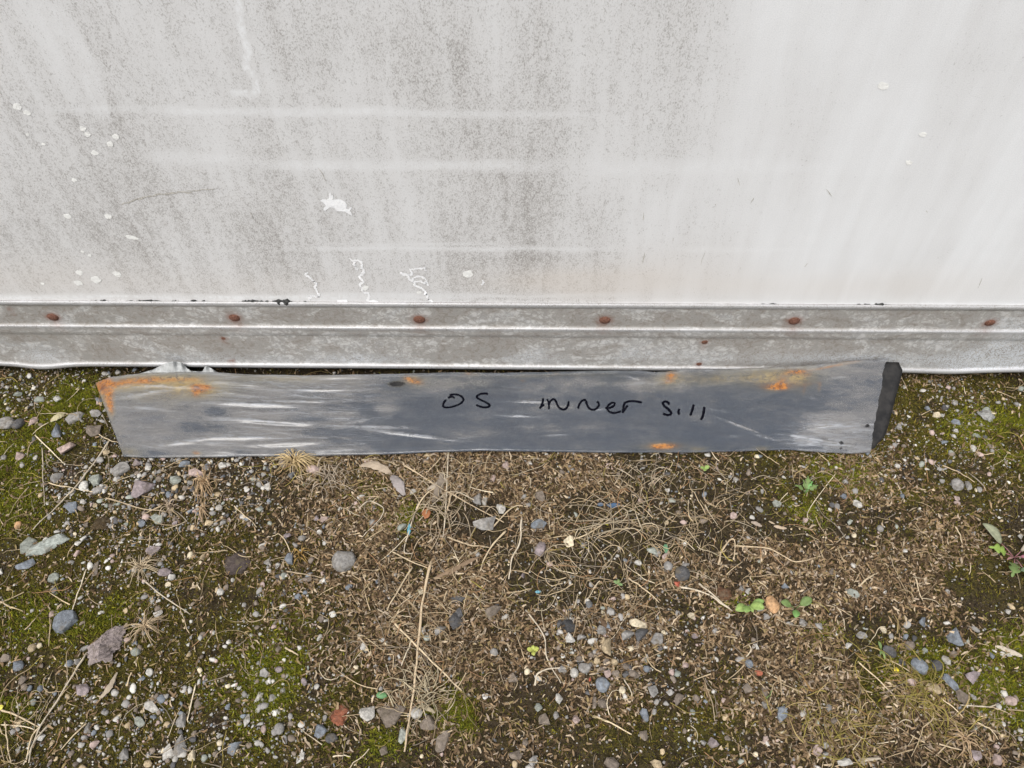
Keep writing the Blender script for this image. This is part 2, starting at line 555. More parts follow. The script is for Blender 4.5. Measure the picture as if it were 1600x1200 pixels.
def box_mesh(name, x0, x1, y0, y1, z0, z1):
    V = np.array([[x, y, z] for x in (x0, x1) for y in (y0, y1) for z in (z0, z1)])
    F = np.array([[0, 1, 3, 2], [4, 6, 7, 5], [0, 4, 5, 1], [2, 3, 7, 6], [0, 2, 6, 4], [1, 5, 7, 3]])
    return np_mesh(name, V, F)


at_body('body_shell', box_mesh('body_shell', -2.9, 2.9, 0.032, 2.4, 0.12, 2.3), M_SHELL)
at_body('floor_frame', box_mesh('floor_frame', -2.85, 2.85, 0.035, 2.35, 0.055, 0.119), M_UNDER)

# side panel: front sheet with stains carried as attributes
wx = np.concatenate([[-2.9, -2.4, -2.0, -1.7], np.arange(-1.5, 1.45, 0.005), [1.7, 2.0, 2.4, 2.9]])
wz = np.concatenate([[0.205], np.arange(0.22, 1.16, 0.005), [1.3, 1.6, 2.0, 2.3]])
X, Z = [a.ravel() for a in np.meshgrid(wx, wz)]


def wblob(lst):
    s = np.zeros_like(X)
    for px, py, rx, ry, a in lst:
        c = WP(px, py)
        dx = np.linalg.norm(WP(px + 5, py) - c) / 5
        dz = np.linalg.norm(WP(px, py + 5) - c) / 5
        s += a * np.exp(-(((X - c[0]) / (rx * dx)) ** 2 + ((Z - c[2]) / (ry * dz)) ** 2))
    return s


streak = fbm(X * 9, Z * 1.3, 61, 4)
streak2 = fbm(X * 26, Z * 3.0, 67, 3)
patch = fbm(X * 5, Z * 5, 71, 4)
side = sstep(0.62, -0.15, X)                                   # the dirtier end of the side
dirt = 0.29 + 0.34 * side + 0.34 * (streak - 0.5) + 0.30 * (streak2 - 0.5) + 0.34 * (patch - 0.5)
dirt += 0.85 * wblob([(200, 260, 190, 110, .25), (380, 330, 120, 90, .2), (720, 100, 170, 140, .42), (800, 330, 110, 110, .35), (840, 260, 60, 160, .25), (1060, 110, 70, 150, .32),
               (1050, 240, 60, 70, .25), (650, 430, 260, 40, .25), (830, 405, 100, 14, .3), (250, 400, 250, 80, .15), (1240, 170, 90, 110, .15), (610, 90, 60, 90, .25), (450, 60, 70, 90, .2),
               (1480, 130, 80, 110, .10), (1300, 300, 120, 80, .05), (150, 190, 120, 30, .2), (40, 330, 120, 160, .3), (60, 60, 160, 80, .15), (500, 300, 200, 120, .15), (850, 460, 160, 30, .2)])
dirt -= wblob([(770, 60, 40, 120, .30), (950, 240, 90, 90, .18), (90, 110, 40, 110, .25), (330, 210, 60, 60, .25), (350, 290, 50, 50, .2), (560, 130, 40, 60, .15), (1400, 250, 200, 200, .10)])


def band(x0, x1, ypx, hw, amp, seed):
    """an uneven wiped band across the panel"""
    out = np.zeros_like(X)
    xs = np.linspace(x0, x1, 40)
    ys = ypx + 7 * (fbm(xs / 140.0, xs * 0, seed, 2) - 0.5)
    P = WP(xs, ys)
    zc = np.interp(X, P[:, 0], P[:, 2])
    hwm = hw / 880.0 * (0.6 + 0.8 * vnoise(X * 14, X * 0, seed + 5))
    e = sstep(P[0, 0] - 0.03, P[0, 0] + 0.06, X) * sstep(P[-1, 0] + 0.03, P[-1, 0] - 0.10, X)
    rough = 0.45 + 1.1 * fbm(X * 30, Z * 60, seed + 40, 3)
    return amp * e * np.clip(rough, 0, 1.1) * np.exp(-np.abs((Z - zc) / hwm) ** 3)


clean = band(240, 660, 173, 6, .50, 1) + band(600, 960, 178, 6, .35, 2) + band(60, 280, 172, 5, .25, 3) + band(230, 420, 248, 11, .38, 4) + band(400, 900, 257, 10, .42, 5)
clean += band(470, 980, 388, 4, .42, 6) + band(500, 800, 381, 2, .3, 7) + band(900, 1350, 262, 12, .3, 8) + band(1050, 1290, 388, 6, .4, 9) + band(-100, 1000, 462, 5, .5, 10) + band(-100, 620, 466, 5, .6, 11)


def capsule(pts, r, amp):
    P = WP(np.array([p[0] for p in pts], float), np.array([p[1] for p in pts], float))
    out = np.zeros_like(X)
    wob = 0.5 + fbm(X * 60, Z * 60, 77, 3)
    for a, b in zip(P[:-1], P[1:]):
        dx, dz = b[0] - a[0], b[2] - a[2]
        t = np.clip(((X - a[0]) * dx + (Z - a[2]) * dz) / (dx * dx + dz * dz), 0, 1)
        d = np.hypot(X - a[0] - t * dx, Z - a[2] - t * dz)
        out = np.maximum(out, amp * sstep(1.3, 0.6, d / (r / 1000.0 * wob)))
    return out


clean += capsule([(372, -10), (376, 30), (380, 60), (388, 78), (384, 105), (398, 120), (402, 140), (392, 149), (378, 143), (366, 145)], 4.5, .8)
clean += capsule([(90, 20), (140, 100), (160, 180)], 14, .3) + capsule([(60, 10), (95, 90)], 10, .25)
beige = wblob([(930, 445, 130, 26, .8), (1060, 430, 110, 40, .5), (820, 440, 120, 20, .4), (1250, 450, 200, 22, .55), (1480, 445, 160, 26, .45), (60, 440, 200, 30, .5), (400, 450, 200, 24, .35)]) * (0.5 + patch)
wv = np.stack([X, np.zeros_like(X), Z], 1)
nf = len(wv)
F = grid_faces(len(wz), len(wx))
# back sheet corners closing the 30 mm panel
bv = np.array([[-2.9, 0.03, 0.205], [2.9, 0.03, 0.205], [2.9, 0.03, 2.3], [-2.9, 0.03, 2.3]])
nc_ = len(wx)
c0, c1, c2, c3 = 0, nc_ - 1, nf - 1, nf - nc_
F2 = np.array([[nf, nf + 3, nf + 2, nf + 1], [c0, nf, nf + 1, c1], [c1, nf + 1, nf + 2, c2], [c2, nf + 2, nf + 3, c3], [c3, nf + 3, nf, c0]])
z4 = np.zeros(4)
panel = at_body('side_panel', np_mesh('side_panel', np.concatenate([wv, bv]), np.concatenate([F, F2]),
                                      attrs={'dirt': np.concatenate([np.clip(dirt - .45 * np.maximum(dirt - .62, 0), 0, 1), z4]), 'clean': np.concatenate([np.clip(clean, 0, 1), z4]),
                                             'beige': np.concatenate([np.clip(beige, 0, 1), z4])}), M_WALL)


def catmull(P, n=8):
    P = np.asarray(P, float)
    if len(P) < 3:
        t = np.linspace(0, 1, n)[:, None]
        return P[0] * (1 - t) + P[-1] * t
    Q = np.concatenate([[2 * P[0] - P[1]], P, [2 * P[-1] - P[-2]]])
    out = []
    for i in range(1, len(Q) - 2):
        t = np.linspace(0, 1, n, endpoint=False)[:, None]
        a, b, c, d = Q[i - 1], Q[i], Q[i + 1], Q[i + 2]
        out.append(0.5 * (2 * b + (c - a) * t + (2 * a - 5 * b + 4 * c - d) * t ** 2 + (-a + 3 * b - 3 * c + d) * t ** 3))
    out.append(P[-1:])
    return np.concatenate(out)


def ribbon(P, N, w):
    """flat stripe along 3D points P lying on a surface with normals N, half widths w"""
    T = np.gradient(P, axis=0)
    T /= np.linalg.norm(T, axis=1)[:, None] + 1e-9
    S = np.cross(N, T)
    S /= np.linalg.norm(S, axis=1)[:, None] + 1e-9
    w = np.asarray(w)[:, None] * np.ones((len(P), 1))
    V = np.concatenate([P - S * w, P + S * w])
    n = len(P)
    i = np.arange(n - 1)
    return V, np.stack([i, i + 1, i + 1 + n, i + n], 1)


NW = np.array([0, -1.0, 0])


def wall_trail(name, pts, wpx, mat, jit=1.0, n=6):
    p2 = catmull(np.array(pts, float), n)
    p2 = p2 + RNG.normal(0, 0.6 * jit, p2.shape)
    P = WP(p2[:, 0], p2[:, 1], -0.0005)
    w = wpx / 2 / 870.0 * (0.55 + 0.9 * RNG.random(len(P)))
    w[0] *= .3
    w[-1] *= .3
    V, F = ribbon(P, np.tile(NW, (len(P), 1)), w)
    V[:, 1] -= RNG.uniform(0, .0003, len(V))
    o = at_body(name, np_mesh(name, V, F), mat, panel)
    return o


def wall_poly(name, pts, mat, y=-0.0006):
    p = np.array(pts, float)
    P = WP(p[:, 0], p[:, 1], y)
    me = bpy.data.meshes.new(name)
    bm = bmesh.new()
    from mathutils.geometry import tessellate_polygon
    vs_ = [bm.verts.new((v[0], v[1] - random.uniform(0, .0003), v[2])) for v in P]
    for tri in tessellate_polygon([[Vector((v[0], v[2], 0)) for v in P]]):
        try:
            bm.faces.new([vs_[q_] for q_ in tri])
        except ValueError:
            pass
    bmesh.ops.recalc_face_normals(bm, faces=bm.faces[:])
    bm.to_mesh(me)
    bm.free()
    return at_body(name, me, mat, panel)


def c7(l):
    return [(470 + a / 5.333, 280 + b / 5.333) for a, b in l]


for pts in ([(60, 780), (35, 795), (75, 820), (105, 850), (125, 865), (120, 900), (135, 940), (155, 965), (140, 980), (100, 975), (75, 985), (70, 1010)],
            [(415, 660), (440, 690), (450, 720), (475, 755)],
            [(440, 680), (485, 680), (510, 705), (505, 740), (525, 760), (510, 795), (485, 815), (520, 850), (490, 880), (510, 910), (520, 940), (560, 950), (570, 985), (555, 1010), (590, 1020)],
            [(1040, 760), (1030, 742), (960, 745), (910, 755), (930, 785), (880, 795), (845, 780), (850, 795), (890, 800), (905, 835), (940, 855), (950, 885), (990, 900), (1030, 925), (1045, 960), (1065, 1000), (1105, 1020)],
            [(930, 835), (960, 815), (1010, 810), (1040, 840), (1045, 865), (1060, 882)], [(940, 860), (990, 850), (1040, 875)], [(1515, 845), (1520, 860), (1505, 885)]):
    wall_trail('snail_trail', c7(pts), 3.6, M_WHITE)
o = wall_poly('white_splash', c7([(160, 178), (185, 165), (215, 170), (235, 160), (232, 125), (245, 108), (255, 135), (265, 128), (272, 150), (262, 172), (300, 168), (335, 170), (370, 190), (385, 215), (378, 245), (400, 250), (412, 232), (428, 235),
                                 (410, 262), (425, 290), (428, 302), (395, 290), (370, 270), (330, 268), (295, 262), (280, 240), (240, 235), (205, 262), (190, 258), (190, 238), (212, 222), (190, 200)]), M_WHITE)
wall_poly('white_splash', c7([(305, 1005), (380, 1003), (395, 1025), (300, 1028)]), M_WHITE)
wall_poly('white_splash', c7([(560, 1012), (610, 1003), (640, 1015), (660, 1029), (575, 1030)]), M_WHITE)
for (px, py, rx, ry) in [(27, 167, 7, 5), (42, 176, 6, 4), (129, 201, 5, 4), (137, 210, 5, 4), (172, 225, 5, 5), (181, 214, 6, 4), (148, 239, 6, 4), (116, 281, 4, 3), (106, 338, 6, 4), (169, 338, 6, 4), (124, 426, 6, 4),
                         (150, 437, 9, 5), (122, 442, 7, 4), (183, 428, 7, 4), (129, 393, 3, 2), (140, 399, 3, 2), (731, 428, 8, 6), (571, 450, 5, 4), (655, 457, 4, 2), (1442, 210, 6, 4), (1420, 254, 5, 4), (1380, 134, 9, 6), (66, 443, 3, 2),
                         (205, 371, 10, 3), (43, 210, 3, 2), (68, 225, 3, 2)]:
    k = 14
    ang = np.linspace(0, 2 * np.pi, k, endpoint=False)
    r = 1 + RNG.normal(0, .10, k)
    sl_ = 0.35 if px < 400 else -0.1
    wall_poly('pale_spot', [(px + rx * r[i] * math.cos(a), py + ry * r[i] * math.sin(a) + sl_ * rx * .6 * math.cos(a)) for i, a in enumerate(ang)], M_PALE, -0.0004)
wall_trail('scrape_mark', [(190, 320), (215, 311), (245, 304), (275, 301), (300, 300)], 2.4, M_SCRAPE, 1.5)
wall_trail('scrape_mark', [(290, 299), (315, 297), (336, 295)], 1.4, M_SCRAPE, 1.0)
for pts in ([(390, 330), (396, 343)], [(497, 262), (510, 285)], [(1007, 395), (1004, 412)], [(1103, 390), (1095, 414)], [(1006, 332), (1005, 345)], [(1152, 278), (1156, 290)], [(1052, 371), (1052, 377)],
            [(1535, 434), (1528, 450)], [(1257, 417), (1262, 411)], [(1178, 308), (1173, 318)], [(1290, 295), (1300, 306)], [(1117, 318), (1119, 321)], [(1447, 329), (1449, 332)]):
    wall_trail('dirt_fleck', pts, 0.9, M_SCRAPE, 0.6, 4)

# rail: extruded profile with a slightly battered lower lip
def zr(py, y):
    return float(WP(800, py, y)[2])


prof = [(.002, zr(473.6, -.001), 0), (-.0035, zr(473.8, -.0035), 1), (-.0058, zr(475.6, -.0058), 1), (-.0060, zr(478.6, -.0060), 1), (-.0048, zr(480.6, -.0048), .8), (-.0022, zr(481.3, -.0022), 0), (-.0020, zr(482.5, -.0020), 0)]
prof += [(-.0020, zr(p_, -.0020), 0) for p_ in np.linspace(485, 509, 9)]
prof += [(-.0030, zr(511.6, -.0030), .3), (-.0062, zr(513.2, -.0062), 1), (-.0070, zr(515.2, -.0070), 1), (-.0060, zr(517.2, -.0060), .5), (-.0055, zr(519, -.0055), .12), (-.0055, zr(522, -.0055), .1), (-.0052, zr(525.4, -.0052), .1),
         (-.0030, zr(526.8, -.0030), 0), (-.0028, zr(528.2, -.0028), 0)]
prof += [(y, zr(p_, y), 0) for y, p_ in zip(np.linspace(-.0028, -.0050, 16), np.linspace(530, 569, 16))]
prof += [(-.0060, zr(570.8, -.0060), .3), (-.0085, zr(572.3, -.0085), 1), (-.0100, zr(574.2, -.0100), 1), (-.0100, zr(576.6, -.0100), 1), (-.0080, zr(578.0, -.0080), .6)]
ZB = prof[-1][1]
prof += [(-.002, ZB - .0006, 0), (.010, ZB, 0), (.030, ZB + .001, 0)]
ZLIP = prof[0][1]
prof = np.array(prof)
rx = np.concatenate([[-2.9, -2.3, -1.8], np.arange(-1.5, 1.45, 0.008), [1.8, 2.3, 2.9]])
RX, RP = np.meshgrid(rx, np.arange(len(prof)))
PY, PZ, PW = prof[RP.ravel(), 0], prof[RP.ravel(), 1], prof[RP.ravel(), 2]
RXr = RX.ravel()
low = sstep(ZB + .045, ZB + .006, PZ)
xl, xr = WP(70, 575, -.01)[0], WP(1500, 578, -.01)[0]
dent = 0.6 * (-0.006 * np.exp(-((RXr - xl) / 0.045) ** 2) + 0.010 * sstep(xr - 0.02, xr + 0.16, RXr) - 0.004 * np.exp(-((RXr - xr + .02) / 0.05) ** 2) + 0.0020 * (fbm(RXr * 3, RXr * 0, 81, 3) - 0.5))
PZ = PZ + low * dent
PY = PY + low * -0.006 * np.exp(-((RXr - xl) / 0.06) ** 2) + 0.0016 * (fbm(RXr * 5, PZ * 8, 83, 3) - 0.5) * (PW < .5)


def rail_y(z):
    return float(np.interp(z, prof[::-1, 1], prof[::-1, 0]))


rivs = [(82, 496, 1.0), (366, 497, 1.0), (655, 500, 1.0), (945, 501, .95), (1241, 502, 1.0), (1547, 505, .85)]
small = [(349, 529, .55), (1101, 535, .55), (1092, 568, .5), (15, 484, .45), (362, 563, .5)]
rust = np.zeros_like(RXr)
for px, py, s in rivs + small:
    c = WP(px, py, -.003)
    e = .014 if s > .6 else .012
    rust = np.maximum(rust, .95 * np.exp(-(((RXr - c[0]) / (e * s * 1.15)) ** 2 + ((PZ - c[2]) / (e * s)) ** 2) ** 2))
    rust = np.maximum(rust, .35 * np.exp(-(((RXr - c[0]) / (e * s)) ** 2 + ((PZ - c[2] + .012) / (e * s * 1.6)) ** 2)))
bare = np.zeros_like(RXr)
for px, py, rxx, rzz, a in [(70, 555, .05, .03, .7), (560, 562, .10, .018, .8), (330, 560, .12, .02, .5), (840, 560, .06, .02, .6), (1010, 555, .05, .02, .5), (1580, 555, .10, .05, 1.1), (1540, 570, .12, .03, .9), (1260, 560, .2, .02, .5), (1400, 560, .15, .015, .4), (1590, 510, .07, .03, .6)]:
    c = WP(px, py, -.004)
    bare += a * np.exp(-(((RXr - c[0]) / rxx) ** 2 + ((PZ - c[2]) / rzz) ** 2))
edge = PW * (0.65 + 0.5 * fbm(RXr * 20, PZ * 40, 87, 3))
rail = at_body('bottom_rail', np_mesh('bottom_rail', np.stack([RXr, PY, PZ], 1), grid_faces(len(prof), len(rx))[:, ::-1], smooth=True,
                                      attrs={'wear': np.clip(edge, 0, 1), 'rust': rust, 'bare': np.clip(bare, 0, 1)}), M_RAIL)


def rivet_mesh():
    bm = bmesh.new()
    bmesh.ops.create_uvsphere(bm, u_segments=18, v_segments=10, radius=1.0)
    bmesh.ops.delete(bm, geom=[v for v in bm.verts if v.co.z < -0.05], context='VERTS')
    for v in bm.verts:
        v.co.z = max(0, v.co.z) ** 1.2 * 0.45
        v.co.x *= 1 + random.uniform(-.04, .04)
    for f in bm.faces:
        f.smooth = True
    me = bpy.data.meshes.new('rivet')
    bm.to_mesh(me)
    bm.free()
    me.materials.append(M_RUSTY)
    return me


RM = rivet_mesh()
for px, py, s in rivs + small[:3]:
    c = WP(px, py, -.003)
    o = obj('rivet', RM, None, rail)
    c[1] = rail_y(c[2]) + 0.0005
    o.location = c
    r = 0.0108 * s
    o.scale = (r * random.uniform(1.02, 1.15), r * .92, r * (1.0 if s > .6 else .5))
    o.rotation_euler = (math.radians(90), 0, random.uniform(-.06, .06))

# remnants of black sealant along the top of the rail
for x0, x1, yy, h in [(136, 146, 472, 3), (147, 174, 471, 3), (197, 210, 471.5, 3.2), (212, 252, 471, 3), (268, 279, 471, 2.5), (298, 308, 471, 3.2), (315, 320, 470, 2.5), (378, 420, 471.5, 3.2), (426, 457, 472, 6),
                      (470, 482, 472, 1.8), (1190, 1215, 475.5, 2), (1335, 1360, 476.5, 2), (1366, 1388, 477, 5), (800, 840, 475, 1.2)]:
    n = max(6, int((x1 - x0) / 2))
    xs = np.linspace(x0, x1, n)
    hh = h * np.clip(np.sin(np.linspace(0.1, math.pi - .1, n)), .1, 1) ** .4 * (0.35 + 1.1 * vnoise(xs * .22, xs * 0 + x0, 3)) * 1.6 / 2 / 790.0
    P = WP(xs, yy + RNG.normal(0, .4, n), -.0012)
    k = 6
    an_ = np.arange(k) * 2 * np.pi / k
    V = P[:, None] + hh[:, None, None] * (np.cos(an_)[None, :, None] * np.array([0, -.9, 0]) + np.sin(an_)[None, :, None] * np.array([0, 0, 1.25]))
    F = np.array([[i_ * k + j_, i_ * k + (j_ + 1) % k, (i_ + 1) * k + (j_ + 1) % k, (i_ + 1) * k + j_] for i_ in range(n - 1) for j_ in range(k)])
    at_body('sealant_remnant', np_mesh('sealant_remnant', V.reshape(-1, 3), F, smooth=True), M_SEAL, rail)

# ------------------------------------------------------------------ the wrapped sill panel
sill = empty('sill_panel', tuple(G(776, 708)))
SILL0 = Matrix.Translation(-sill.location)
tag(sill, 'long dark metal sill panel wrapped in milky rust-stained plastic film with marker lettering, leaning on the rail', 'sill panel')
TOPX = np.array([152, 172, 200, 240, 290, 340, 400, 480, 560, 620, 700, 780, 860, 960, 1000, 1020, 1040, 1070, 1130, 1200, 1260, 1320, 1383, 1420], float)
TOPY = np.array([600, 592, 588, 585, 583.5, 585, 588, 589, 588, 587, 585, 585.5, 584, 582, 582, 584.5, 584, 579.5, 580, 577, 574, 567.5, 563.5, 564], float)
BOTX = np.array([195, 230, 320, 400, 470, 540, 600, 680, 750, 850, 950, 1030, 1090, 1150, 1230, 1290, 1330, 1358, 1380], float)
BOTY = np.array([712, 713.5, 713, 711.5, 711.5, 709.5, 708.5, 705, 703, 704, 705.5, 705.5, 705, 703.5, 701, 705, 707, 705, 697], float)


def surf(s, t):
    s = np.asarray(s, float)
    t = np.asarray(t, float)
    tx = 152 + s * 1231
    bx = 195 + s * 1163
    T = WP(tx, np.interp(tx, TOPX, TOPY), -0.036 + 0.018 * s)
    B = G(bx, np.interp(bx, BOTX, BOTY), 0.010)
    return T * (1 - t[..., None]) + B * t[..., None]


def surf_n(s, t):
    e = 1e-3
    a = surf(s + e, t) - surf(s - e, t)
    b = surf(s, t - e) - surf(s, t + e)
    n = np.cross(a, b)
    return n / np.linalg.norm(n, axis=-1)[..., None]


def inv(px, py):
    px = np.asarray(px, float)
    py = np.asarray(py, float)
    s = (px - 175) / 1197
    t = (py - 590) / 118
    for _ in range(8):
        q = project(surf(s, t)) - np.stack([px, py], -1)
        qs = (project(surf(s + 1e-4, t)) - np.stack([px, py], -1) - q) / 1e-4
        qt = (project(surf(s, t + 1e-4)) - np.stack([px, py], -1) - q) / 1e-4
        det = qs[..., 0] * qt[..., 1] - qs[..., 1] * qt[..., 0]
        s = s - (q[..., 0] * qt[..., 1] - q[..., 1] * qt[..., 0]) / det
        t = t - (qs[..., 0] * q[..., 1] - qs[..., 1] * q[..., 0]) / det
    return s, t


NS, NTT = 760, 84
LEN, WID = 1.52, 0.165           # metres along and across
ss, tt = np.meshgrid(np.linspace(0, 1, NS), np.linspace(0, 1, NTT))
S, T = ss.ravel(), tt.ravel()
xm, ym = S * LEN, T * WID        # metric film coordinates


def fb(px, py, rx, ry, ang=0.0):
    s0, t0 = inv(px, py)
    dx, dy = xm - s0 * LEN, ym - t0 * WID
    k = LEN / 1210.0
    c, s_ = math.cos(ang), math.sin(ang)
    u = (dx * c + dy * s_) / (rx * k)
    v = (-dx * s_ + dy * c) / (ry * k * 1.18)
    return np.exp(-(u * u + v * v))


pxs = project(surf(S, T))
zone_l = sstep(640, 420, pxs[:, 0])                 # film stands off the metal: milky
wrkz = np.clip(sstep(300, 350, pxs[:, 0]) * sstep(640, 540, pxs[:, 0]) + 1.3 * fb(1285, 690, 70, 22) + .8 * fb(1300, 665, 45, 12) + .35 * fb(800, 640, 50, 40) + .5 * fb(220, 640, 60, 60), 0, 1)
wr = fbm(xm * 5, ym * 62 + 5 * fbm(xm * 5, ym * 9, 92, 2), 91, 3) - 0.5
disp = 0.0040 * wr * wrkz
disp += 0.0016 * (fbm(xm * 9, ym * 30, 95, 3) - 0.5) + 0.0040 * (fbm(xm * 3.0, ym * 10, 97, 2) - 0.5)
cre_glint = np.zeros_like(S)          # bunched creases: denser film, with their glints painted in as paler colour
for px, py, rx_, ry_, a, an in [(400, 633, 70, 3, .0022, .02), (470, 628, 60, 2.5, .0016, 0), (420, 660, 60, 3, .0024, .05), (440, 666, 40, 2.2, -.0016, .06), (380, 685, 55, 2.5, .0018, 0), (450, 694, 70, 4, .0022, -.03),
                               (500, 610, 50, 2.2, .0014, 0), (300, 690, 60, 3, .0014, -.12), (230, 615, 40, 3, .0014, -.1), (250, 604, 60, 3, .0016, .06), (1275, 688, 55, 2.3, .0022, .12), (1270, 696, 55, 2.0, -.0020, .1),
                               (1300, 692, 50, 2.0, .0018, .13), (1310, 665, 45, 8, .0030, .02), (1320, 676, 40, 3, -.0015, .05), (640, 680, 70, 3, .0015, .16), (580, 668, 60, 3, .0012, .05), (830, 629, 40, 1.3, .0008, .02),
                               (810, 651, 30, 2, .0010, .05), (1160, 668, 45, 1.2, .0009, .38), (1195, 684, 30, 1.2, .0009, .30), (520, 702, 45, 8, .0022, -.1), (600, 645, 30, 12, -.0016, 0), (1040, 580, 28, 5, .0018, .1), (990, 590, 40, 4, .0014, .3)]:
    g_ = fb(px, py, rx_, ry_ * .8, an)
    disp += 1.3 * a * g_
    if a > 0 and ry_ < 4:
        cre_glint = np.maximum(cre_glint, g_)
rw = np.random.default_rng(5)
for _ in range(70):
    if rw.random() < .55:
        cx_, cy_ = rw.uniform(200, 640), rw.uniform(600, 705)
    elif rw.random() < .5:
        cx_, cy_ = rw.uniform(1220, 1360), rw.uniform(655, 704)
    else:
        cx_, cy_ = rw.uniform(640, 1340), rw.uniform(588, 704)
    g_ = fb(cx_, cy_, rw.uniform(10, 45), rw.uniform(1.0, 2.2), rw.normal(.04, .12))
    sg_ = rw.choice([-1, 1])
    disp += sg_ * rw.uniform(.0003, .0009) * g_
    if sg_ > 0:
        cre_glint = np.maximum(cre_glint, rw.uniform(.3, .8) * g_)
edgefade = sstep(0, .06, T) * sstep(1, .94, T)
disp = disp * (0.35 + 0.65 * edgefade) + (1 - edgefade) * 0.0022 * (fbm(xm * 45, ym * 5, 99, 3) - .5)
# opacity and colour of the film
mot = fbm(xm * 18, ym * 30, 101, 4)
op = 0.40 + 0.34 * zone_l + 0.55 * (mot - 0.5)
op += 0.20 * sstep(1230, 1370, pxs[:, 0]) + 0.18 * wrkz
topb = sstep(.32, .12, T + .12 * (mot - .5)) * (0.6 + 0.4 * sstep(1010, 1080, pxs[:, 0]) * sstep(1290, 1230, pxs[:, 0]))
op += 0.28 * topb
op -= .50 * fb(340, 645, 22, 8, .25) + .42 * fb(335, 671, 42, 8, .12) + .3 * fb(235, 655, 26, 9) + .3 * fb(480, 655, 60, 5, .05) + .3 * fb(430, 642, 50, 4) + .25 * fb(520, 676, 60, 6, .1) + .25 * fb(575, 643, 18, 8, .2) + .2 * fb(395, 632, 25, 4)
op += .14 * fb(610, 641, 26, 12) + .2 * fb(420, 650, 120, 8) + .15 * fb(250, 650, 90, 50) + .3 * fb(1310, 662, 42, 9) + .25 * fb(1275, 690, 50, 12) + .15 * fb(1340, 620, 10, 8) + .25 * fb(985, 604, 14, 6)
op += .25 * fb(1165, 670, 50, 1.5, .36) + .30 * cre_glint
yel = np.array([0.27, 0.20, 0.095])
ora = np.array([0.42, 0.165, 0.032])
dro = np.array([0.15, 0.045, 0.015])


def lerp(C, c, m):
    m = np.clip(m, 0, 1)[:, None]
    return C * (1 - m) + np.asarray(c) * m


C = np.tile(np.array([0.25, 0.235, 0.17]), (len(S), 1))
rn = fbm(xm * 45, ym * 60, 111, 3)
rust_y = 1.0 * fb(200, 600, 60, 9) + .8 * fb(260, 596, 60, 8) + .7 * fb(300, 606, 40, 14) + .7 * fb(320, 612, 40, 10) + .9 * fb(645, 595, 18, 8) + .8 * fb(1045, 593, 18, 9) + .6 * fb(1100, 594, 70, 9) + .8 * fb(1200, 590, 40, 14) \
    + .75 * fb(1250, 593, 26, 16) + .9 * fb(1035, 698, 34, 5) + .7 * fb(1090, 702, 14, 3) + .7 * fb(1190, 701, 12, 3) + .5 * fb(450, 592, 60, 4) + .5 * fb(205, 706, 20, 6) + .5 * fb(740, 586, 10, 3) + .4 * fb(850, 588, 90, 3) + .4 * fb(240, 620, 50, 14)
rust_o = 1.2 * fb(163, 605, 16, 14) + 1.0 * fb(172, 622, 7, 16, .35) + .8 * fb(176, 640, 5, 14, .3) + .8 * fb(205, 598, 40, 5) + .6 * fb(270, 594, 50, 3) + 1.1 * fb(312, 608, 11, 6) + .9 * fb(325, 606, 14, 3) + .6 * fb(306, 616, 5, 6) \
    + .9 * fb(648, 597, 14, 5, .15) + .7 * fb(637, 592, 6, 5) + 1.0 * fb(1048, 588, 9, 7) + .6 * fb(1043, 598, 10, 3) + 1.2 * fb(1215, 605, 24, 6) + .5 * fb(1224, 592, 7, 14, .4) + .8 * fb(1245, 581, 14, 4) + .6 * fb(1300, 573, 50, 2, -.1) \
    + .45 * fb(1256, 609, 3, 9) + .45 * fb(1280, 605, 3, 8) + .3 * fb(1268, 600, 12, 2) + 1.3 * fb(1035, 698, 24, 5) + .8 * fb(308, 709, 7, 3) + .5 * fb(1262, 586, 8, 3) + .6 * fb(732, 585, 7, 2.5) + .5 * fb(870, 585, 7, 2) + .5 * fb(817, 596, 4, 2)
rust_d = 1.1 * fb(163, 607, 6, 6) + .8 * fb(310, 607, 5, 4) + .9 * fb(1217, 605, 5, 2.5) + .7 * fb(661, 600, 3, 2) + .9 * fb(1045, 593, 3, 2) + .5 * fb(215, 591, 40, 1.5, -.03) + .5 * fb(192, 596, 10, 3) + .4 * fb(240, 592, 30, 1.3, -.06)
m_y = np.clip(rust_y * (0.35 + 1.2 * rn), 0, 1)
m_o = np.clip(rust_o * (0.25 + 1.3 * rn), 0, 1) ** 1.4
m_d = np.clip(rust_d * (0.4 + 1.2 * rn), 0, 1) ** 1.2
C = lerp(C, yel, m_y)
C = lerp(C, ora, m_o * 1.25)
C = lerp(C, dro, .85 * m_d)
stain = np.clip(np.maximum(.78 * np.clip(rust_y, 0, 1), np.clip(rust_o, 0, 1)) + 0.16 * topb * sstep(.42, .62, fbm(xm * 12, ym * 20, 105, 3)) + .45 * topb * fb(280, 596, 150, 14), 0, 1)
cre_glint = np.clip(cre_glint + .45 * fb(1310, 662, 42, 7) + .30 * fb(1270, 690, 50, 8) + .8 * fb(1270, 685, 45, 1.6, .1) + .8 * fb(1290, 692, 45, 1.6, .12) + .7 * fb(1265, 697, 40, 1.4, .08) + .5 * fb(1300, 700, 35, 1.3, .06)
              + .5 * sstep(.02, 0, T) + .25 * fb(640, 652, 300, 3) , 0, 1)  # painted glint streaks on the wrinkles and a pale highlight along the top edge
air = np.clip(op - .06 - .10 * zone_l, 0, 1)
holes = np.zeros_like(S)
hole = fb(620, 601, 11, 3.6)
hm = sstep(.30, .42, hole)
rim = sstep(.12, .25, hole) * (1 - hm)
holes = np.maximum(holes, hm)
C = lerp(C, (0.012, 0.012, 0.012), rim)
stain = np.maximum(stain, .9 * rim)
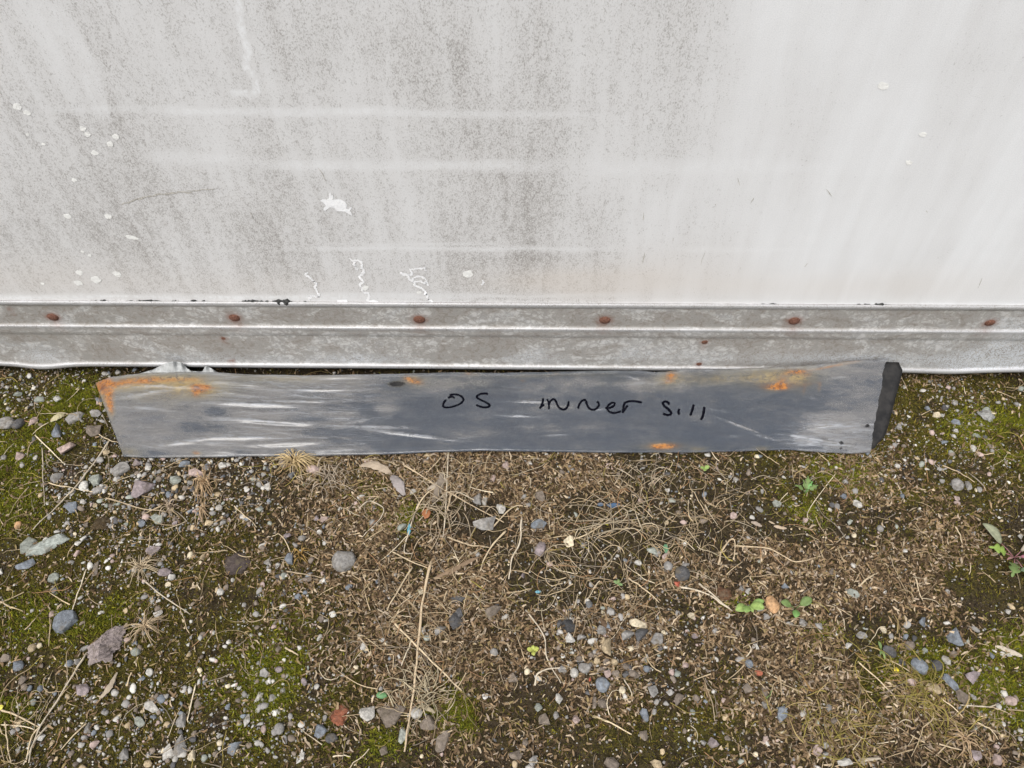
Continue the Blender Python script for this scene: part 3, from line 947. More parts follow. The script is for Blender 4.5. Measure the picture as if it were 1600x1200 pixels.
for hx, hy, hr in [(1354, 666, 4), (1313, 693, 4), (1313, 701, 2.5)]:      # small tears at the end of the film
    holes = np.maximum(holes, sstep(.3, .5, fb(hx, hy, hr, hr * .55)))
P0, N0 = surf(S, T), surf_n(S, T)
PF = P0 + N0 * (disp + 0.0035)[:, None]
# ragged right end
rag = 0.0035 * (fbm(T * 14, T * 0, 131, 3) - .5) * sstep(.985, 1, S)
PF[:, 0] += rag * 2
PFg = PF.reshape(NTT, NS, 3)
Ng = N0.reshape(NTT, NS, 3)
Cg = np.concatenate([C, np.ones((len(S), 1))], 1).reshape(NTT, NS, 4)
ATT = {'air': air, 'stain': stain, 'orng': m_o, 'cre_glint': cre_glint, 'wrk': wrkz, 'hole': holes}
ATT = {k_: v_.reshape(NTT, NS) for k_, v_ in ATT.items()}


def roll(edge, n, outd, r=0.005):
    rows = []
    for a in (40, 80, 120, 160):
        a = math.radians(a)
        rows.append(edge + outd * r * math.sin(a) - n * r * (1 - math.cos(a)))
    rows.append(rows[-1] - outd * 0.014 - n * 0.001)
    return rows


up = PFg[0] - PFg[3]
up /= np.linalg.norm(up, axis=1)[:, None]
dn = PFg[-1] - PFg[-4]
dn /= np.linalg.norm(dn, axis=1)[:, None]
tr_, br_ = roll(PFg[0], Ng[0], up), roll(PFg[-1], Ng[-1], dn, 0.003)
rows = np.stack(tr_[::-1] + [PFg[i] for i in range(NTT)] + br_)
crow = np.concatenate([np.repeat(Cg[:1], 5, 0), Cg, np.repeat(Cg[-1:], 5, 0)])
ATT = {k_: np.concatenate([np.repeat(v_[:1], 5, 0), v_, np.repeat(v_[-1:], 5, 0)]) for k_, v_ in ATT.items()}
# close the left end round the edge
lrow = []
lo = rows[:, 0] - rows[:, 3]
lo /= np.linalg.norm(lo, axis=1)[:, None]
lN = np.concatenate([np.repeat(Ng[:1, 0], 5, 0), Ng[:, 0], np.repeat(Ng[-1:, 0], 5, 0)])
c1_ = rows[:, 0] + lo * .0035 - lN * .002
c2_ = rows[:, 0] + lo * .0035 - lN * .006
rows = np.concatenate([c2_[:, None], c1_[:, None], rows], 1)
crow = np.concatenate([crow[:, :1], crow[:, :1], crow], 1)
ATT = {k_: np.concatenate([v_[:, :1], v_[:, :1], v_], 1).ravel() for k_, v_ in ATT.items()}
nr, nc = rows.shape[:2]


def at_sill(name, me, mat, parent=None):
    o = obj(name, me, mat)
    if parent is None:
        o.parent = sill
        o.matrix_parent_inverse = SILL0
    else:
        o.parent = parent
    return o


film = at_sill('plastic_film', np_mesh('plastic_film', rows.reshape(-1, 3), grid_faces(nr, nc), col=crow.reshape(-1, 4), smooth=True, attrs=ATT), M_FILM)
film['label'] = 'milky translucent film with orange rust stains and creases'

# the dark pressed metal under the film, bare at one end, with a folded upper flange
ms_, mt_ = np.meshgrid(np.linspace(0.012, 1, 180), np.linspace(0.02, 0.985, 24))
tn = (mt_ - .02) / .965
smax = 1.0258 + (1.0190 - 1.0258) * tn - 0.011 * np.exp(-(tn / .06) ** 2) * .7 - 0.012 * np.exp(-((1 - tn) / .07) ** 2)
ms2 = ms_ * smax
mp = surf(ms2.ravel(), mt_.ravel())
mn = surf_n(ms2.ravel(), mt_.ravel())
mp = mp - mn * (0.0012 + 0.0012 * fbm(ms2.ravel() * 30, mt_.ravel() * 5, 141, 2))[:, None]
mg, ng = mp.reshape(24, 180, 3), mn.reshape(24, 180, 3)
fl = np.stack([mg[0] - ng[0] * d for d in (.028, .018, .008, .003)])
fb_ = np.stack([mg[-1] - ng[-1] * d for d in (.002, .006)])
allr = np.concatenate([fl, mg, fb_])
metal = at_sill('metal_panel', np_mesh('metal_panel', allr.reshape(-1, 3), grid_faces(allr.shape[0], 180), smooth=True), M_METAL)
metal['label'] = 'bare black metal end sticking out of the film'
so_ = metal.modifiers.new('thickness', 'SOLIDIFY')
so_.thickness = 0.0014
so_.offset = -1

# torn film standing up behind the top edge
fo = [(380, 120), (440, 103), (500, 85), (550, 58), (590, 40), (620, 30), (650, 24), (690, 25), (720, 32), (745, 55), (765, 80), (800, 98), (850, 101), (885, 98), (893, 78), (902, 58), (925, 62), (950, 76), (985, 100), (1030, 121)]
fx = np.array([140 + a / 5 for a, b in fo])
fy = np.array([560 + b / 5 for a, b in fo])
fxx = np.linspace(fx[0], fx[-1], 70)
fyy = np.interp(fxx, fx, fy)
rowsf = []
for k, w in enumerate(np.linspace(0, 1, 9)):
    base = np.interp(fxx, TOPX, TOPY) + 1.5
    yy = base * (1 - w) + fyy * w
    dep = -0.035 + 0.016 * w + 0.004 * np.sin(fxx * .16) * w + 0.002 * np.sin(fxx * .5 + 2 * w) * w
    rowsf.append(WP(fxx, yy, dep))
flap = at_sill('torn_flap', np_mesh('torn_flap', np.concatenate(rowsf), grid_faces(9, 70), smooth=True), M_FLAP, film)
flap['label'] = 'pale torn piece of film standing up'
sf = flap.modifiers.new('thickness', 'SOLIDIFY')
sf.thickness = 0.0006

# marker lettering on the film


def L1(l):
    return [(680 + a / 7.273, 600 + b / 7.273) for a, b in l]


def L2(l):
    return [(890 + a / 7.273, 600 + b / 7.273) for a, b in l]


LETTERS = [
    [L1([(125, 185), (100, 225), (92, 255), (105, 273), (150, 276), (220, 262), (290, 230), (322, 190), (305, 155), (260, 132), (210, 127), (165, 133)]), L1([(148, 166), (180, 155), (205, 158), (222, 168)])],
    [L1([(602, 122), (560, 117), (510, 125), (475, 150), (490, 175), (550, 205), (605, 235), (620, 258), (590, 275), (530, 272), (465, 248)])],
    [L1([(1228, 170), (1222, 215), (1205, 260), (1188, 288)]), L1([(1215, 265), (1238, 240)])],
    [L1([(1272, 180), (1290, 230), (1292, 295)]), L1([(1290, 245), (1310, 205), (1340, 182), (1368, 200), (1390, 250), (1420, 287), (1460, 298), (1495, 280), (1512, 240), (1515, 205)])],
    [L2([(95, 290), (108, 245), (135, 205), (165, 190), (185, 205), (200, 250), (225, 288), (265, 302), (305, 288), (330, 250), (325, 220), (308, 208)])],
    [L2([(402, 282), (450, 282), (500, 258), (508, 228), (480, 222), (440, 250), (425, 285), (450, 322), (500, 338), (550, 328), (582, 318)])],
    [L2([(605, 340), (605, 295), (618, 240), (630, 222), (680, 205), (740, 206), (815, 220)]), L2([(612, 318), (640, 275), (658, 255)])],
    [L2([(1128, 245), (1122, 222), (1085, 208), (1058, 225), (1075, 258), (1125, 300), (1152, 335), (1140, 358), (1100, 360), (1058, 345)])],
    [L2([(1246, 290), (1236, 320), (1243, 358)])],
    [L2([(1406, 242), (1390, 300), (1368, 368)])],
    [L2([(1527, 268), (1518, 330), (1505, 380), (1485, 414)])],
]


def film_pt(px, py, off):
    s, t = inv(px, py)
    i = np.clip(np.round(t * (NTT - 1)).astype(int), 0, NTT - 1)
    fi = np.clip(s * (NS - 1), 0, NS - 2)
    ft = np.clip(t * (NTT - 1), 0, NTT - 2)
    i0, j0 = ft.astype(int), fi.astype(int)
    a, b = (ft - i0)[:, None], (fi - j0)[:, None]
    P = (PFg[i0, j0] * (1 - b) + PFg[i0, j0 + 1] * b) * (1 - a) + (PFg[i0 + 1, j0] * (1 - b) + PFg[i0 + 1, j0 + 1] * b) * a
    N = Ng[i0, j0]
    return P + N * off, N


for li, strokes in enumerate(LETTERS):
    Vs, Fs, base = [], [], 0
    for k, st in enumerate(strokes):
        p2 = catmull(np.array(st), 9)
        P, N = film_pt(p2[:, 0], p2[:, 1], 0.0006 + 0.0003 * k)
        w = np.full(len(P), 0.0022 if li < 7 else 0.0025) * (0.85 + 0.3 * vnoise(np.arange(len(P)) * .3, np.zeros(len(P)), li))
        w[0] *= .6
        w[-1] *= .6
        V, F = ribbon(P, N, w)
        Vs.append(V)
        Fs.append(F + base)
        base += len(V)
    at_sill('marker_letter', np_mesh('marker_letter', np.concatenate(Vs), np.concatenate(Fs)), M_INK, film)

# ------------------------------------------------------------------ landmarks used to tell the small things apart
MARKS = [(165, 650, 'the rusty panel end'), (79, 852, 'the long slate shard'), (167, 1012, 'the crumbly lump'), (232, 985, 'the starry tuft'), (640, 830, 'the turquoise scrap'), (759, 815, 'the speckled cobble'),
         (951, 1013, 'the tan flint'), (1206, 946, 'the orange pebble'), (1058, 905, 'the red chip'), (1570, 880, 'the jagged weed'), (1258, 765, 'the ferny weed'), (1400, 1048, 'the yellow petal'),
         (1395, 640, 'the black panel end'), (530, 1118, 'the brick-red clod'), (655, 1010, 'the longest straw'), (325, 775, 'the upright tuft'), (842, 820, 'the flat blue chip'), (1185, 1052, 'the faded crumb'),
         (833, 1017, 'the yellow-green seedling'), (1575, 1018, 'the pale wood chip'), (30, 1110, 'the straw bundle'), (710, 895, 'the bark strip'), (538, 880, 'the round cobble'), (611, 1117, 'the broad dusty stone'), (1540, 654, 'the crusty lump')]
USED = set()


def near(head, px, py):
    """head + what it lies near, taking further landmarks in when the label is already used"""
    d = [m for m in sorted(MARKS, key=lambda m: (m[0] - px) ** 2 + (m[1] - py) ** 2) if (m[0] - px) ** 2 + (m[1] - py) ** 2 > 150]
    first = f'{head} near {d[0][2]}'
    for lab in (first, f'{head} near {d[0][2]} and {d[1][2]}', f'{head} near {d[1][2]}'):
        if lab not in USED:
            USED.add(lab)
            return lab
    return first


# ------------------------------------------------------------------ stones
def stone_mesh(name, kind, seed, sub=2):
    rng = np.random.default_rng(seed)
    bm = bmesh.new()
    if kind == 'round':
        bmesh.ops.create_icosphere(bm, subdivisions=sub, radius=1.0)
        V = np.array([v.co[:] for v in bm.verts])
        for _ in range(6):
            n = rng.normal(size=3)
            n /= np.linalg.norm(n)
            V -= np.maximum(V @ n - rng.uniform(.72, .92), 0)[:, None] * n
    else:
        if kind == 'ang':
            m = int(rng.integers(11, 17))
            P = rng.normal(size=(m, 3))
            P /= np.linalg.norm(P, axis=1)[:, None]
            P *= rng.uniform(.8, 1.05, (m, 1))
        else:
            m = int(rng.integers(5, 8)) if kind == 'slab' else int(rng.integers(4, 6))
            an = np.sort(rng.uniform(0, 6.283, m)) * .35 + np.arange(m) * 6.283 / m * .65 + rng.uniform(0, 1)
            ra = rng.uniform(.7, 1.05, m)
            lo_ = np.stack([ra * np.cos(an), ra * np.sin(an), np.full(m, -.5)], 1)
            hi_ = np.stack([ra * np.cos(an + .1) * rng.uniform(.72, .98, m), ra * np.sin(an + .1) * rng.uniform(.72, .98, m), .5 + rng.uniform(-.35, .2, m)], 1)
            P = np.concatenate([lo_, hi_])
        vs_ = [bm.verts.new(p) for p in P]
        bmesh.ops.convex_hull(bm, input=vs_)
        bmesh.ops.delete(bm, geom=[v for v in bm.verts if not v.link_faces], context='VERTS')
        bmesh.ops.dissolve_limit(bm, angle_limit=math.radians(9), verts=bm.verts[:], edges=bm.edges[:])
        bmesh.ops.bevel(bm, geom=bm.edges[:], offset=.07, segments=2, affect='EDGES', profile=.6)
        bmesh.ops.triangulate(bm, faces=bm.faces[:])
        bmesh.ops.subdivide_edges(bm, edges=bm.edges[:], cuts=1, use_grid_fill=True)
        bmesh.ops.triangulate(bm, faces=bm.faces[:])
        V = np.array([v.co[:] for v in bm.verts])
    fr = rng.normal(size=(6, 3)) * np.array([[1.8], [1.8], [2.5], [4], [5], [7]])
    ph = rng.uniform(0, 6, 6)
    aw = np.array([.03, .03, .02, .015, .012, .01]) * (1.3 if kind != 'round' else .8)
    V *= 1 + (np.sin(V @ fr.T + ph) * aw).sum(1)[:, None]
    V /= np.abs(V).max(0)
    for v, c in zip(bm.verts, V):
        v.co = c
    for f in bm.faces:
        f.smooth = True
    me = bpy.data.meshes.new(name)
    bm.to_mesh(me)
    bm.free()
    me.materials.append(M_STONE)
    if kind != 'round':
        me.set_sharp_from_angle(angle=math.radians(28))
    return me


LIB = {k: [stone_mesh('stone', k, 100 * i + j, 3) for j in range(n)] for i, (k, n) in enumerate((('round', 5), ('ang', 12), ('slab', 9), ('shard', 6)))}
SC = {'g': (.265, .252, .238), 'd': (.09, .088, .09), 'b': (.175, .193, .218), 'w': (.55, .53, .49), 'l': (.44, .42, .385), 'e': (.27, .285, .25), 't': (.42, .33, .21), 'p': (.26, .215, .22),
      'n': (.19, .155, .125), 'k': (.05, .05, .052), 'c': (.58, .50, .36), 'o': (.52, .31, .16), 'r': (.40, .10, .06), 'q': (.38, .29, .26), 'm': (.055, .035, .02), 'f': (.21, .075, .04)}
CN = {'g': 'grey', 'd': 'dark grey', 'b': 'blue-grey', 'w': 'white', 'l': 'light grey', 'e': 'greenish grey', 't': 'tan', 'p': 'purplish grey', 'n': 'brownish grey', 'k': 'near-black', 'c': 'cream',
      'o': 'orange', 'r': 'red', 'q': 'pinkish', 'm': 'dark brown', 'f': 'rust-brown'}
KN = {'round': 'rounded stone', 'ang': 'angular stone', 'slab': 'flat stone', 'shard': 'thin stone shard'}
R, A, SL, SH = 'round', 'ang', 'slab', 'shard'
HERO = [  # px, py, w, h, colour, kind, yaw in degrees
    (45, 852, 24, 32, 'e', SH, 60), (41, 883, 30, 22, 'b', A, 10), (114, 794, 26, 19, 'b', SL, 10), (132, 760, 15, 17, 'w', R, 0), (89, 746, 20, 18, 'g', A, 0),
    (152, 765, 22, 13, 'g', SL, 20), (149, 750, 24, 20, 'e', SL, 0), (190, 733, 30, 26, 'g', SL, 40), (222, 762, 30, 38, 'p', A, 60), (247, 812, 26, 16, 'e', SL, 0), (222, 820, 13, 15, 'b', A, 30), (243, 864, 26, 17, 'p', A, 0),
    (259, 896, 22, 13, 'p', R, 10), (269, 902, 12, 11, 'l', R, 0), (150, 890, 11, 30, 'n', SH, 0), (85, 905, 18, 18, 'e', SL, 0), (122, 850, 13, 10, 'w', A, 20), (274, 752, 22, 18, 'e', A, 0), (290, 727, 18, 18, 'b', A, 0),
    (308, 738, 28, 15, 'q', SL, 0), (347, 727, 17, 15, 'w', A, 0), (95, 675, 24, 27, 'b', A, 80), (11, 665, 28, 22, 'g', R, 20), (30, 664, 17, 20, 'd', R, 60), (51, 659, 17, 17, 'q', A, 0), (64, 626, 20, 13, 'e', SL, 20),
    (90, 625, 15, 12, 'w', A, 0), (150, 647, 18, 15, 'g', A, 0), (118, 652, 28, 22, 'g', SL, 30), (148, 673, 24, 26, 'n', A, 0), (105, 703, 28, 24, 'q', A, 0), (157, 626, 14, 11, 'b', A, 0), (31, 714, 18, 15, 'q', A, 0),
    (104, 973, 36, 38, 'b', SL, 55), (29, 1042, 20, 18, 'b', A, 0), (52, 1014, 13, 13, 't', R, 0), (64, 1010, 9, 9, 'c', R, 0), (138, 1137, 15, 18, 'g', A, 0), (287, 1127, 19, 22, 'g', A, 0), (287, 1165, 24, 34, 'g', A, 70), (265, 1177, 24, 28, 'l', A, 20),
    (367, 1171, 20, 27, 'b', A, 60), (196, 1179, 20, 17, 'g', A, 0), (417, 1054, 16, 15, 'g', SL, 0), (437, 1140, 17, 17, 'g', R, 0), (500, 1144, 24, 22, 'b', A, 0), (519, 1154, 20, 15, 'd', R, 0),
    (469, 1186, 13, 22, 'w', SH, 80), (538, 879, 37, 36, 'g', R, 0), (456, 874, 24, 22, 'b', SL, 0), (506, 908, 14, 11, 'w', A, 0), (444, 950, 11, 12, 'w', A, 0), (302, 1181, 15, 17, 'c', A, 0),
    (747, 779, 17, 19, 'g', A, 0), (759, 783, 15, 16, 'l', SL, 0), (782, 796, 17, 20, 'l', A, 0), (842, 820, 26, 17, 'b', SL, 0), (890, 846, 19, 22, 'c', A, 80), (845, 860, 21, 24, 'p', A, 90), (845, 777, 19, 20, 'n', SL, 0),
    (1020, 860, 22, 18, 'e', A, 0), (1044, 885, 15, 15, 'g', R, 0), (1065, 898, 25, 24, 'd', R, 0), (1072, 886, 14, 13, 'g', A, 0), (711, 972, 30, 27, 'd', A, 0), (690, 988, 21, 18, 'g', A, 0), (718, 960, 18, 18, 'd', SL, 0), (772, 960, 28, 26, 'n', A, 0),
    (888, 981, 23, 24, 'k', A, 0), (890, 998, 17, 17, 'w', A, 0), (876, 978, 12, 18, 'd', A, 0), (909, 1000, 15, 14, 'g', A, 0), (999, 977, 38, 16, 'c', SL, 0), (1005, 994, 25, 28, 'd', A, 0), (982, 996, 23, 21, 'g', A, 0), (1028, 998, 26, 21, 'g', SL, 0),
    (940, 989, 14, 21, 'g', A, 80), (948, 980, 12, 13, 'b', A, 0), (951, 1013, 26, 27, 't', A, 40), (913, 1044, 20, 17, 'g', R, 0), (897, 1052, 14, 15, 'l', R, 0), (942, 1071, 23, 24, 'b', R, 30), (941, 1100, 18, 16, 'n', A, 0), (928, 1098, 11, 18, 'n', A, 0),
    (872, 1092, 15, 17, 'l', A, 0), (933, 1033, 11, 12, 't', R, 0), (947, 1035, 11, 12, 'n', R, 0), (960, 1035, 12, 10, 't', R, 0), (977, 1041, 17, 15, 'n', A, 0), (948, 1053, 14, 14, 'q', A, 0), (963, 1053, 16, 12, 'n', SL, 0), (972, 1079, 11, 12, 'c', R, 0), (880, 1048, 18, 13, 'g', SL, 0),
    (1018, 1080, 19, 22, 'g', A, 0), (1007, 1117, 15, 22, 'b', SL, 0), (899, 1125, 16, 14, 'q', A, 0), (1010, 1046, 11, 11, 'b', R, 0), (978, 1056, 12, 14, 'd', A, 0), (670, 1129, 30, 23, 'n', A, 0), (574, 1113, 26, 28, 'l', A, 0), (651, 1115, 19, 18, 'l', R, 0),
    (692, 1158, 23, 42, 'n', A, 80), (599, 1173, 17, 16, 'n', A, 0), (628, 1150, 15, 25, 'e', A, 0), (805, 1179, 22, 18, 'n', A, 0), (801, 1060, 19, 17, 'n', A, 0), (757, 1088, 12, 11, 'w', A, 0), (955, 1194, 24, 20, 'n', A, 0), (1026, 1194, 22, 14, 't', SL, 0),
    (824, 1050, 10, 11, 'c', R, 0), (630, 826, 17, 15, 'e', A, 0), (717, 938, 26, 11, 'd', SL, 0), (1493, 760, 21, 20, 'g', R, 0), (1511, 760, 13, 15, 'g', A, 0), (1493, 779, 13, 11, 'q', A, 0), (1530, 766, 9, 10, 'g', R, 0),
    (1331, 930, 23, 15, 'e', SL, -20), (1443, 973, 17, 16, 'b', A, 0), (1493, 994, 25, 29, 'b', A, 0), (1437, 1042, 25, 28, 'b', R, -50), (1463, 1041, 19, 17, 'd', R, 0), (1477, 1033, 14, 15, 'l', A, 0), (1522, 1060, 31, 22, 'p', A, 0), (1484, 1068, 15, 30, 'b', A, -60),
    (1500, 1090, 26, 22, 'n', A, -20), (1458, 1077, 24, 18, 't', A, 0), (1424, 1067, 14, 15, 'q', A, 0), (1577, 1096, 20, 15, 'q', R, 0), (1421, 1009, 15, 16, 'n', R, 0), (1388, 1020, 22, 20, 'd', A, 0), (1252, 975, 18, 15, 'g', A, 0), (1278, 979, 14, 14, 'g', A, 0),
    (1327, 1011, 14, 13, 'l', A, 0), (1345, 994, 18, 14, 'g', A, 0), (1222, 1115, 20, 28, 'b', SL, 70), (1170, 1038, 13, 13, 'b', R, 0), (1114, 1161, 18, 18, 'p', A, 0), (1099, 1160, 11, 9, 'g', A, 0), (1168, 1077, 16, 18, 'n', A, 0), (1320, 1193, 28, 16, 'l', A, 0),
    (1277, 1173, 14, 18, 'q', SL, 0), (1524, 1179, 19, 20, 'p', A, 0), (1556, 1187, 22, 16, 'q', A, 0), (1170, 925, 13, 11, 'l', A, 0), (1462, 651, 15, 11, 'c', SH, 0), (1450, 639, 12, 9, 'b', SL, 0), (1492, 664, 17, 12, 'b', SL, 0), (1493, 676, 14, 8, 'l', SL, 0),
    (1475, 695, 13, 10, 'b', A, 0), (1519, 703, 10, 16, 'l', SH, 0), (1412, 606, 9, 6, 'l', A, 0), (1523, 683, 14, 9, 'e', SH, -30), (1320, 777, 16, 11, 'b', SL, 0), (1299, 791, 9, 9, 'd', R, 0), (1307, 793, 9, 9, 'g', R, 0), (1214, 787, 15, 13, 'e', SL, 0),
    (1187, 955, 12, 11, 'g', A, 0), (1195, 966, 13, 12, 'g', A, 0), (405, 1090, 12, 18, 'l', A, 60), (425, 1092, 18, 12, 'g', A, 0), (387, 1127, 12, 20, 'l', A, 0), (412, 1140, 9, 12, 'q', R, 0), (240, 1105, 28, 16, 'l', SL, -20), (220, 1130, 20, 16, 'e', A, 0), (150, 1165, 16, 14, 'q', A, 0),
    (130, 1080, 26, 20, 'p', A, 0), (10, 1030, 22, 16, 'n', SL, 0), (35, 1063, 14, 16, 'n', A, 0), (63, 1076, 10, 10, 'b', R, 0), (0, 893, 9, 12, 'w', A, 0), (345, 925, 12, 11, 'l', R, 0), (420, 880, 14, 10, 'g', A, 0), (480, 905, 16, 12, 'n', A, 0), (450, 840, 12, 12, 'p', A, 0),
    (418, 760, 14, 14, 'l', SL, 0), (488, 733, 22, 14, 'q', R, 0), (565, 778, 14, 10, 'l', A, 0), (30, 822, 10, 14, 'o', R, 0), (495, 810, 11, 9, 'p', A, 0), (405, 795, 14, 10, 'e', A, 0), (1040, 870, 12, 11, 'q', A, 0), (1158, 920, 11, 11, 'g', A, 0), (1225, 918, 12, 9, 'b', A, 0),
    (905, 1030, 10, 9, 'n', R, 0), (990, 1055, 14, 18, 'n', A, 40), (1005, 1148, 14, 20, 'n', A, 0), (1062, 1097, 18, 24, 'n', A, 0), (840, 1105, 16, 14, 'e', A, 0), (850, 1125, 22, 20, 'n', A, 0), (868, 1118, 12, 13, 'g', A, 0), (820, 1160, 14, 12, 'n', A, 0), (835, 1190, 18, 18, 'g', A, 0)]


def local_scale(p):
    return FPX / float((p - CO) @ CF)


def make_stone(px, py, w, h, col, kind, yaw, name='stone', label=None, cat='stone', group='loose stones lying on the ground', cj=.12, mesh=None, sink=.20, hf=None):
    p = G(px, py)
    sc = local_scale(p)
    a, b = w / 2 / sc, h / 2 / sc * 1.03
    yr = math.radians(yaw)
    if 45 < abs(yaw) < 135:
        a, b = b, a
    c = (hf or {'round': .62, 'ang': .55, 'slab': .30, 'shard': .24}[kind]) * min(a, b) * 1.0 + 0.0008
    z = hz(p[0], p[1]) + .0015
    o = bpy.data.objects.new(name, mesh or random.choice(LIB[kind]))
    COL.objects.link(o)
    o.location = (p[0], p[1], z + c * (1 - 2 * sink))
    o.scale = (a, b, c)
    o.rotation_euler = (random.uniform(-.16, .16), random.uniform(-.16, .16), yr + random.uniform(-.25, .25))
    k = SC[col] if isinstance(col, str) else col
    j = 1 + random.uniform(-cj, cj)
    o.color = (k[0] * j, k[1] * j, k[2] * j, 1)
    tag(o, label, cat, group)
    return o


def size_word(w, h):
    s = math.sqrt(w * h)
    return 'tiny' if s < 12.5 else 'small' if s < 18 else 'thumb-sized' if s < 25 else 'large'


SPECIAL = {(842, 820): 'flat blue slate chip among brown litter and dry roots', (951, 1013): 'tan broken flint among dark grey stones on bare soil', (538, 879): 'large round grey cobble alone on brown litter',
           (469, 1186): 'pointed white stone shard standing out on mossy ground', (890, 846): 'cream white broken stone amid tangled dry grass', (888, 981): 'near-black angular stone touching a small white stone',
           (999, 977): 'cream flat stone lying behind three dark grey stones'}
for px, py, w, h, c, k, yw in HERO:
    lab = SPECIAL.get((px, py)) or near(f'{size_word(w, h)} {CN[c]} {KN[k]}', px, py)
    make_stone(px, py, w, h, c, k, yw, label=lab)
make_stone(79, 852, 74, 27, (.33, .355, .325), 'shard', 24, label='long pale greenish slate shard with lichen specks beside dark blue-grey stone', mesh=stone_mesh('stone', 'shard', 777, 3), hf=.3)
make_stone(759, 815, 42, 37, 'g', 'ang', 10, label='big speckled grey cobble half wrapped by pale dry roots', mesh=stone_mesh('stone', 'ang', 512, 4))
make_stone(611, 1117, 46, 36, 'n', 'ang', 0, label='broad dusty brown stone beside the long thick straw', mesh=stone_mesh('stone', 'ang', 519, 4), sink=.4, hf=.5)
make_stone(1205, 947, 22, 28, 'o', 'round', 80, name='pebble', label='smooth orange pebble between two green seedlings', cat='pebble', mesh=stone_mesh('stone', 'round', 33, 3))
make_stone(1058, 912, 11, 13, 'r', 'ang', 0, name='brick_chip', label='bright red brick chip below the dark grey rounded stone', cat='brick chip', group='red brick crumbs')
make_stone(1185, 1052, 13, 11, (.42, .14, .08), 'ang', 0, name='brick_chip', label='faded red brick crumb beside a small round blue-grey stone', cat='brick chip', group='red brick crumbs')
make_stone(921, 1062, 6, 6, 'r', 'ang', 0, name='brick_chip', label='tiny red brick crumb under the speckled grey rounded stone', cat='brick chip', group='red brick crumbs')
for px, py, w, h, c, lab in [(372, 882, 40, 34, (.06, .045, .04), 'dark purplish brown earth clod on mossy grit'), (530, 1118, 30, 30, (.24, .085, .045), 'brick-red crumbly clod on brown soil'), (157, 817, 30, 26, (.05, .032, .012), 'dark brown moss clod among grey grit near long straw'),
                             (1130, 927, 24, 24, (.10, .05, .025), 'chestnut brown earth clod beside pale green seedling')]:
    def clod(seed):
        me = stone_mesh('earth_clod', 'round', seed, 4)
        V = np.array([v.co[:] for v in me.vertices])
        nz = fbm(V[:, 0] * 4 + V[:, 2] * 3, V[:, 1] * 4, seed, 4) - .5
        V *= (1 + .7 * nz)[:, None]
        me.vertices.foreach_set('co', V.astype(np.float32).ravel())
        me.update()
        return me
    make_stone(px, py, w, h, c, 'round', 0, name='earth_clod', label=lab, cat='clod', group='earth clods', mesh=clod(px), sink=.42, hf=.4)
for px, py, w, h, c, lab in [(167, 1012, 62, 66, (.27, .225, .215), 'crumbly purplish lump of weathered stone with a peeling crust'), (1540, 654, 32, 23, (.27, .27, .26), 'crusty grey lump sitting in bright green moss')]:
    me = stone_mesh('crumbly_lump', 'round', px, 5)
    V = np.array([v.co[:] for v in me.vertices])
    rg_ = np.random.default_rng(px)
    for _ in range(12):
        n_ = rg_.normal(size=3)
        n_ /= np.linalg.norm(n_)
        V -= np.maximum(V @ n_ - rg_.uniform(.45, .8), 0)[:, None] * n_
    a1 = fbm(V[:, 0] * 2.2 + 1.7 * V[:, 2] + 5, V[:, 1] * 2.2 - 1.3 * V[:, 2], px, 4)
    a2 = np.abs(fbm(V[:, 0] * 5 + 3 * V[:, 2], V[:, 1] * 5 + 2 * V[:, 2] + 9, px + 3, 4) - .5) * 2
    V *= (1 + .9 * (a1 - .5) - .35 * a2)[:, None]
    V /= np.abs(V).max(0)
    me.vertices.foreach_set('co', V.astype(np.float32).ravel())
    for p_ in me.polygons:
        p_.use_smooth = False
    me.update()
    make_stone(px, py, w, h, c, 'ang', 20, name='crumbly_lump', label=lab, cat='lump', group=None, mesh=me, sink=.3, hf=.55)

# medium pebbles between the larger ones
cnt = 0
tries = 0
occupied = [(h_[0], h_[1], max(h_[2], h_[3])) for h_ in HERO]
while cnt < 95 and tries < 20000:
    tries += 1
    px, py = random.uniform(5, 1595), random.uniform(600, 1195)
    if 180 < px < 1400 and 560 < py < 722:
        continue
    p = G(px, py)
    mo, gr, li, br = zones(np.array([p[0]]), np.array([p[1]]))
    if random.random() > gr[0] * 1.1 + .01:
        continue
    if any((px - a) ** 2 + (py - b) ** 2 < ((w + 12) / 2) ** 2 for a, b, w in occupied):
        continue
    s = random.uniform(8, 13)
    c = random.choices('ggggdbblllepqnnwtc', k=1)[0]
    k = random.choice((A, A, R, SL))
    occupied.append((px, py, s))
    make_stone(px, py, s * random.uniform(.9, 1.4), s, c, k, random.uniform(-40, 40), name='pebble', cat='pebble', group='small pebbles scattered through the grit',
               label=near(f'little {CN[c]} {KN[k].replace("stone", "pebble")}', px, py), cj=.2)
    cnt += 1

# ------------------------------------------------------------------ uncountable ground cover
XA, XB, YA, YB = -1.5, 1.42, -1.05, 0.22


def sample(n, dens, seed):
    rng = np.random.default_rng(seed)
    out = []
    tot = 0
    while tot < n:
        x = rng.uniform(XA, XB, n)
        y = rng.uniform(YA, YB, n)
        k = rng.random(n) < dens(x, y)
        out.append(np.stack([x[k], y[k]], 1))
        tot += k.sum()
    return np.concatenate(out)[:n]


def palette(rng, n, cols, probs, j=.22):
    cols = np.array(cols)
    i = rng.choice(len(cols), n, p=np.array(probs) / sum(probs))
    return cols[i] * (1 + rng.uniform(-j, j, (n, 1)))


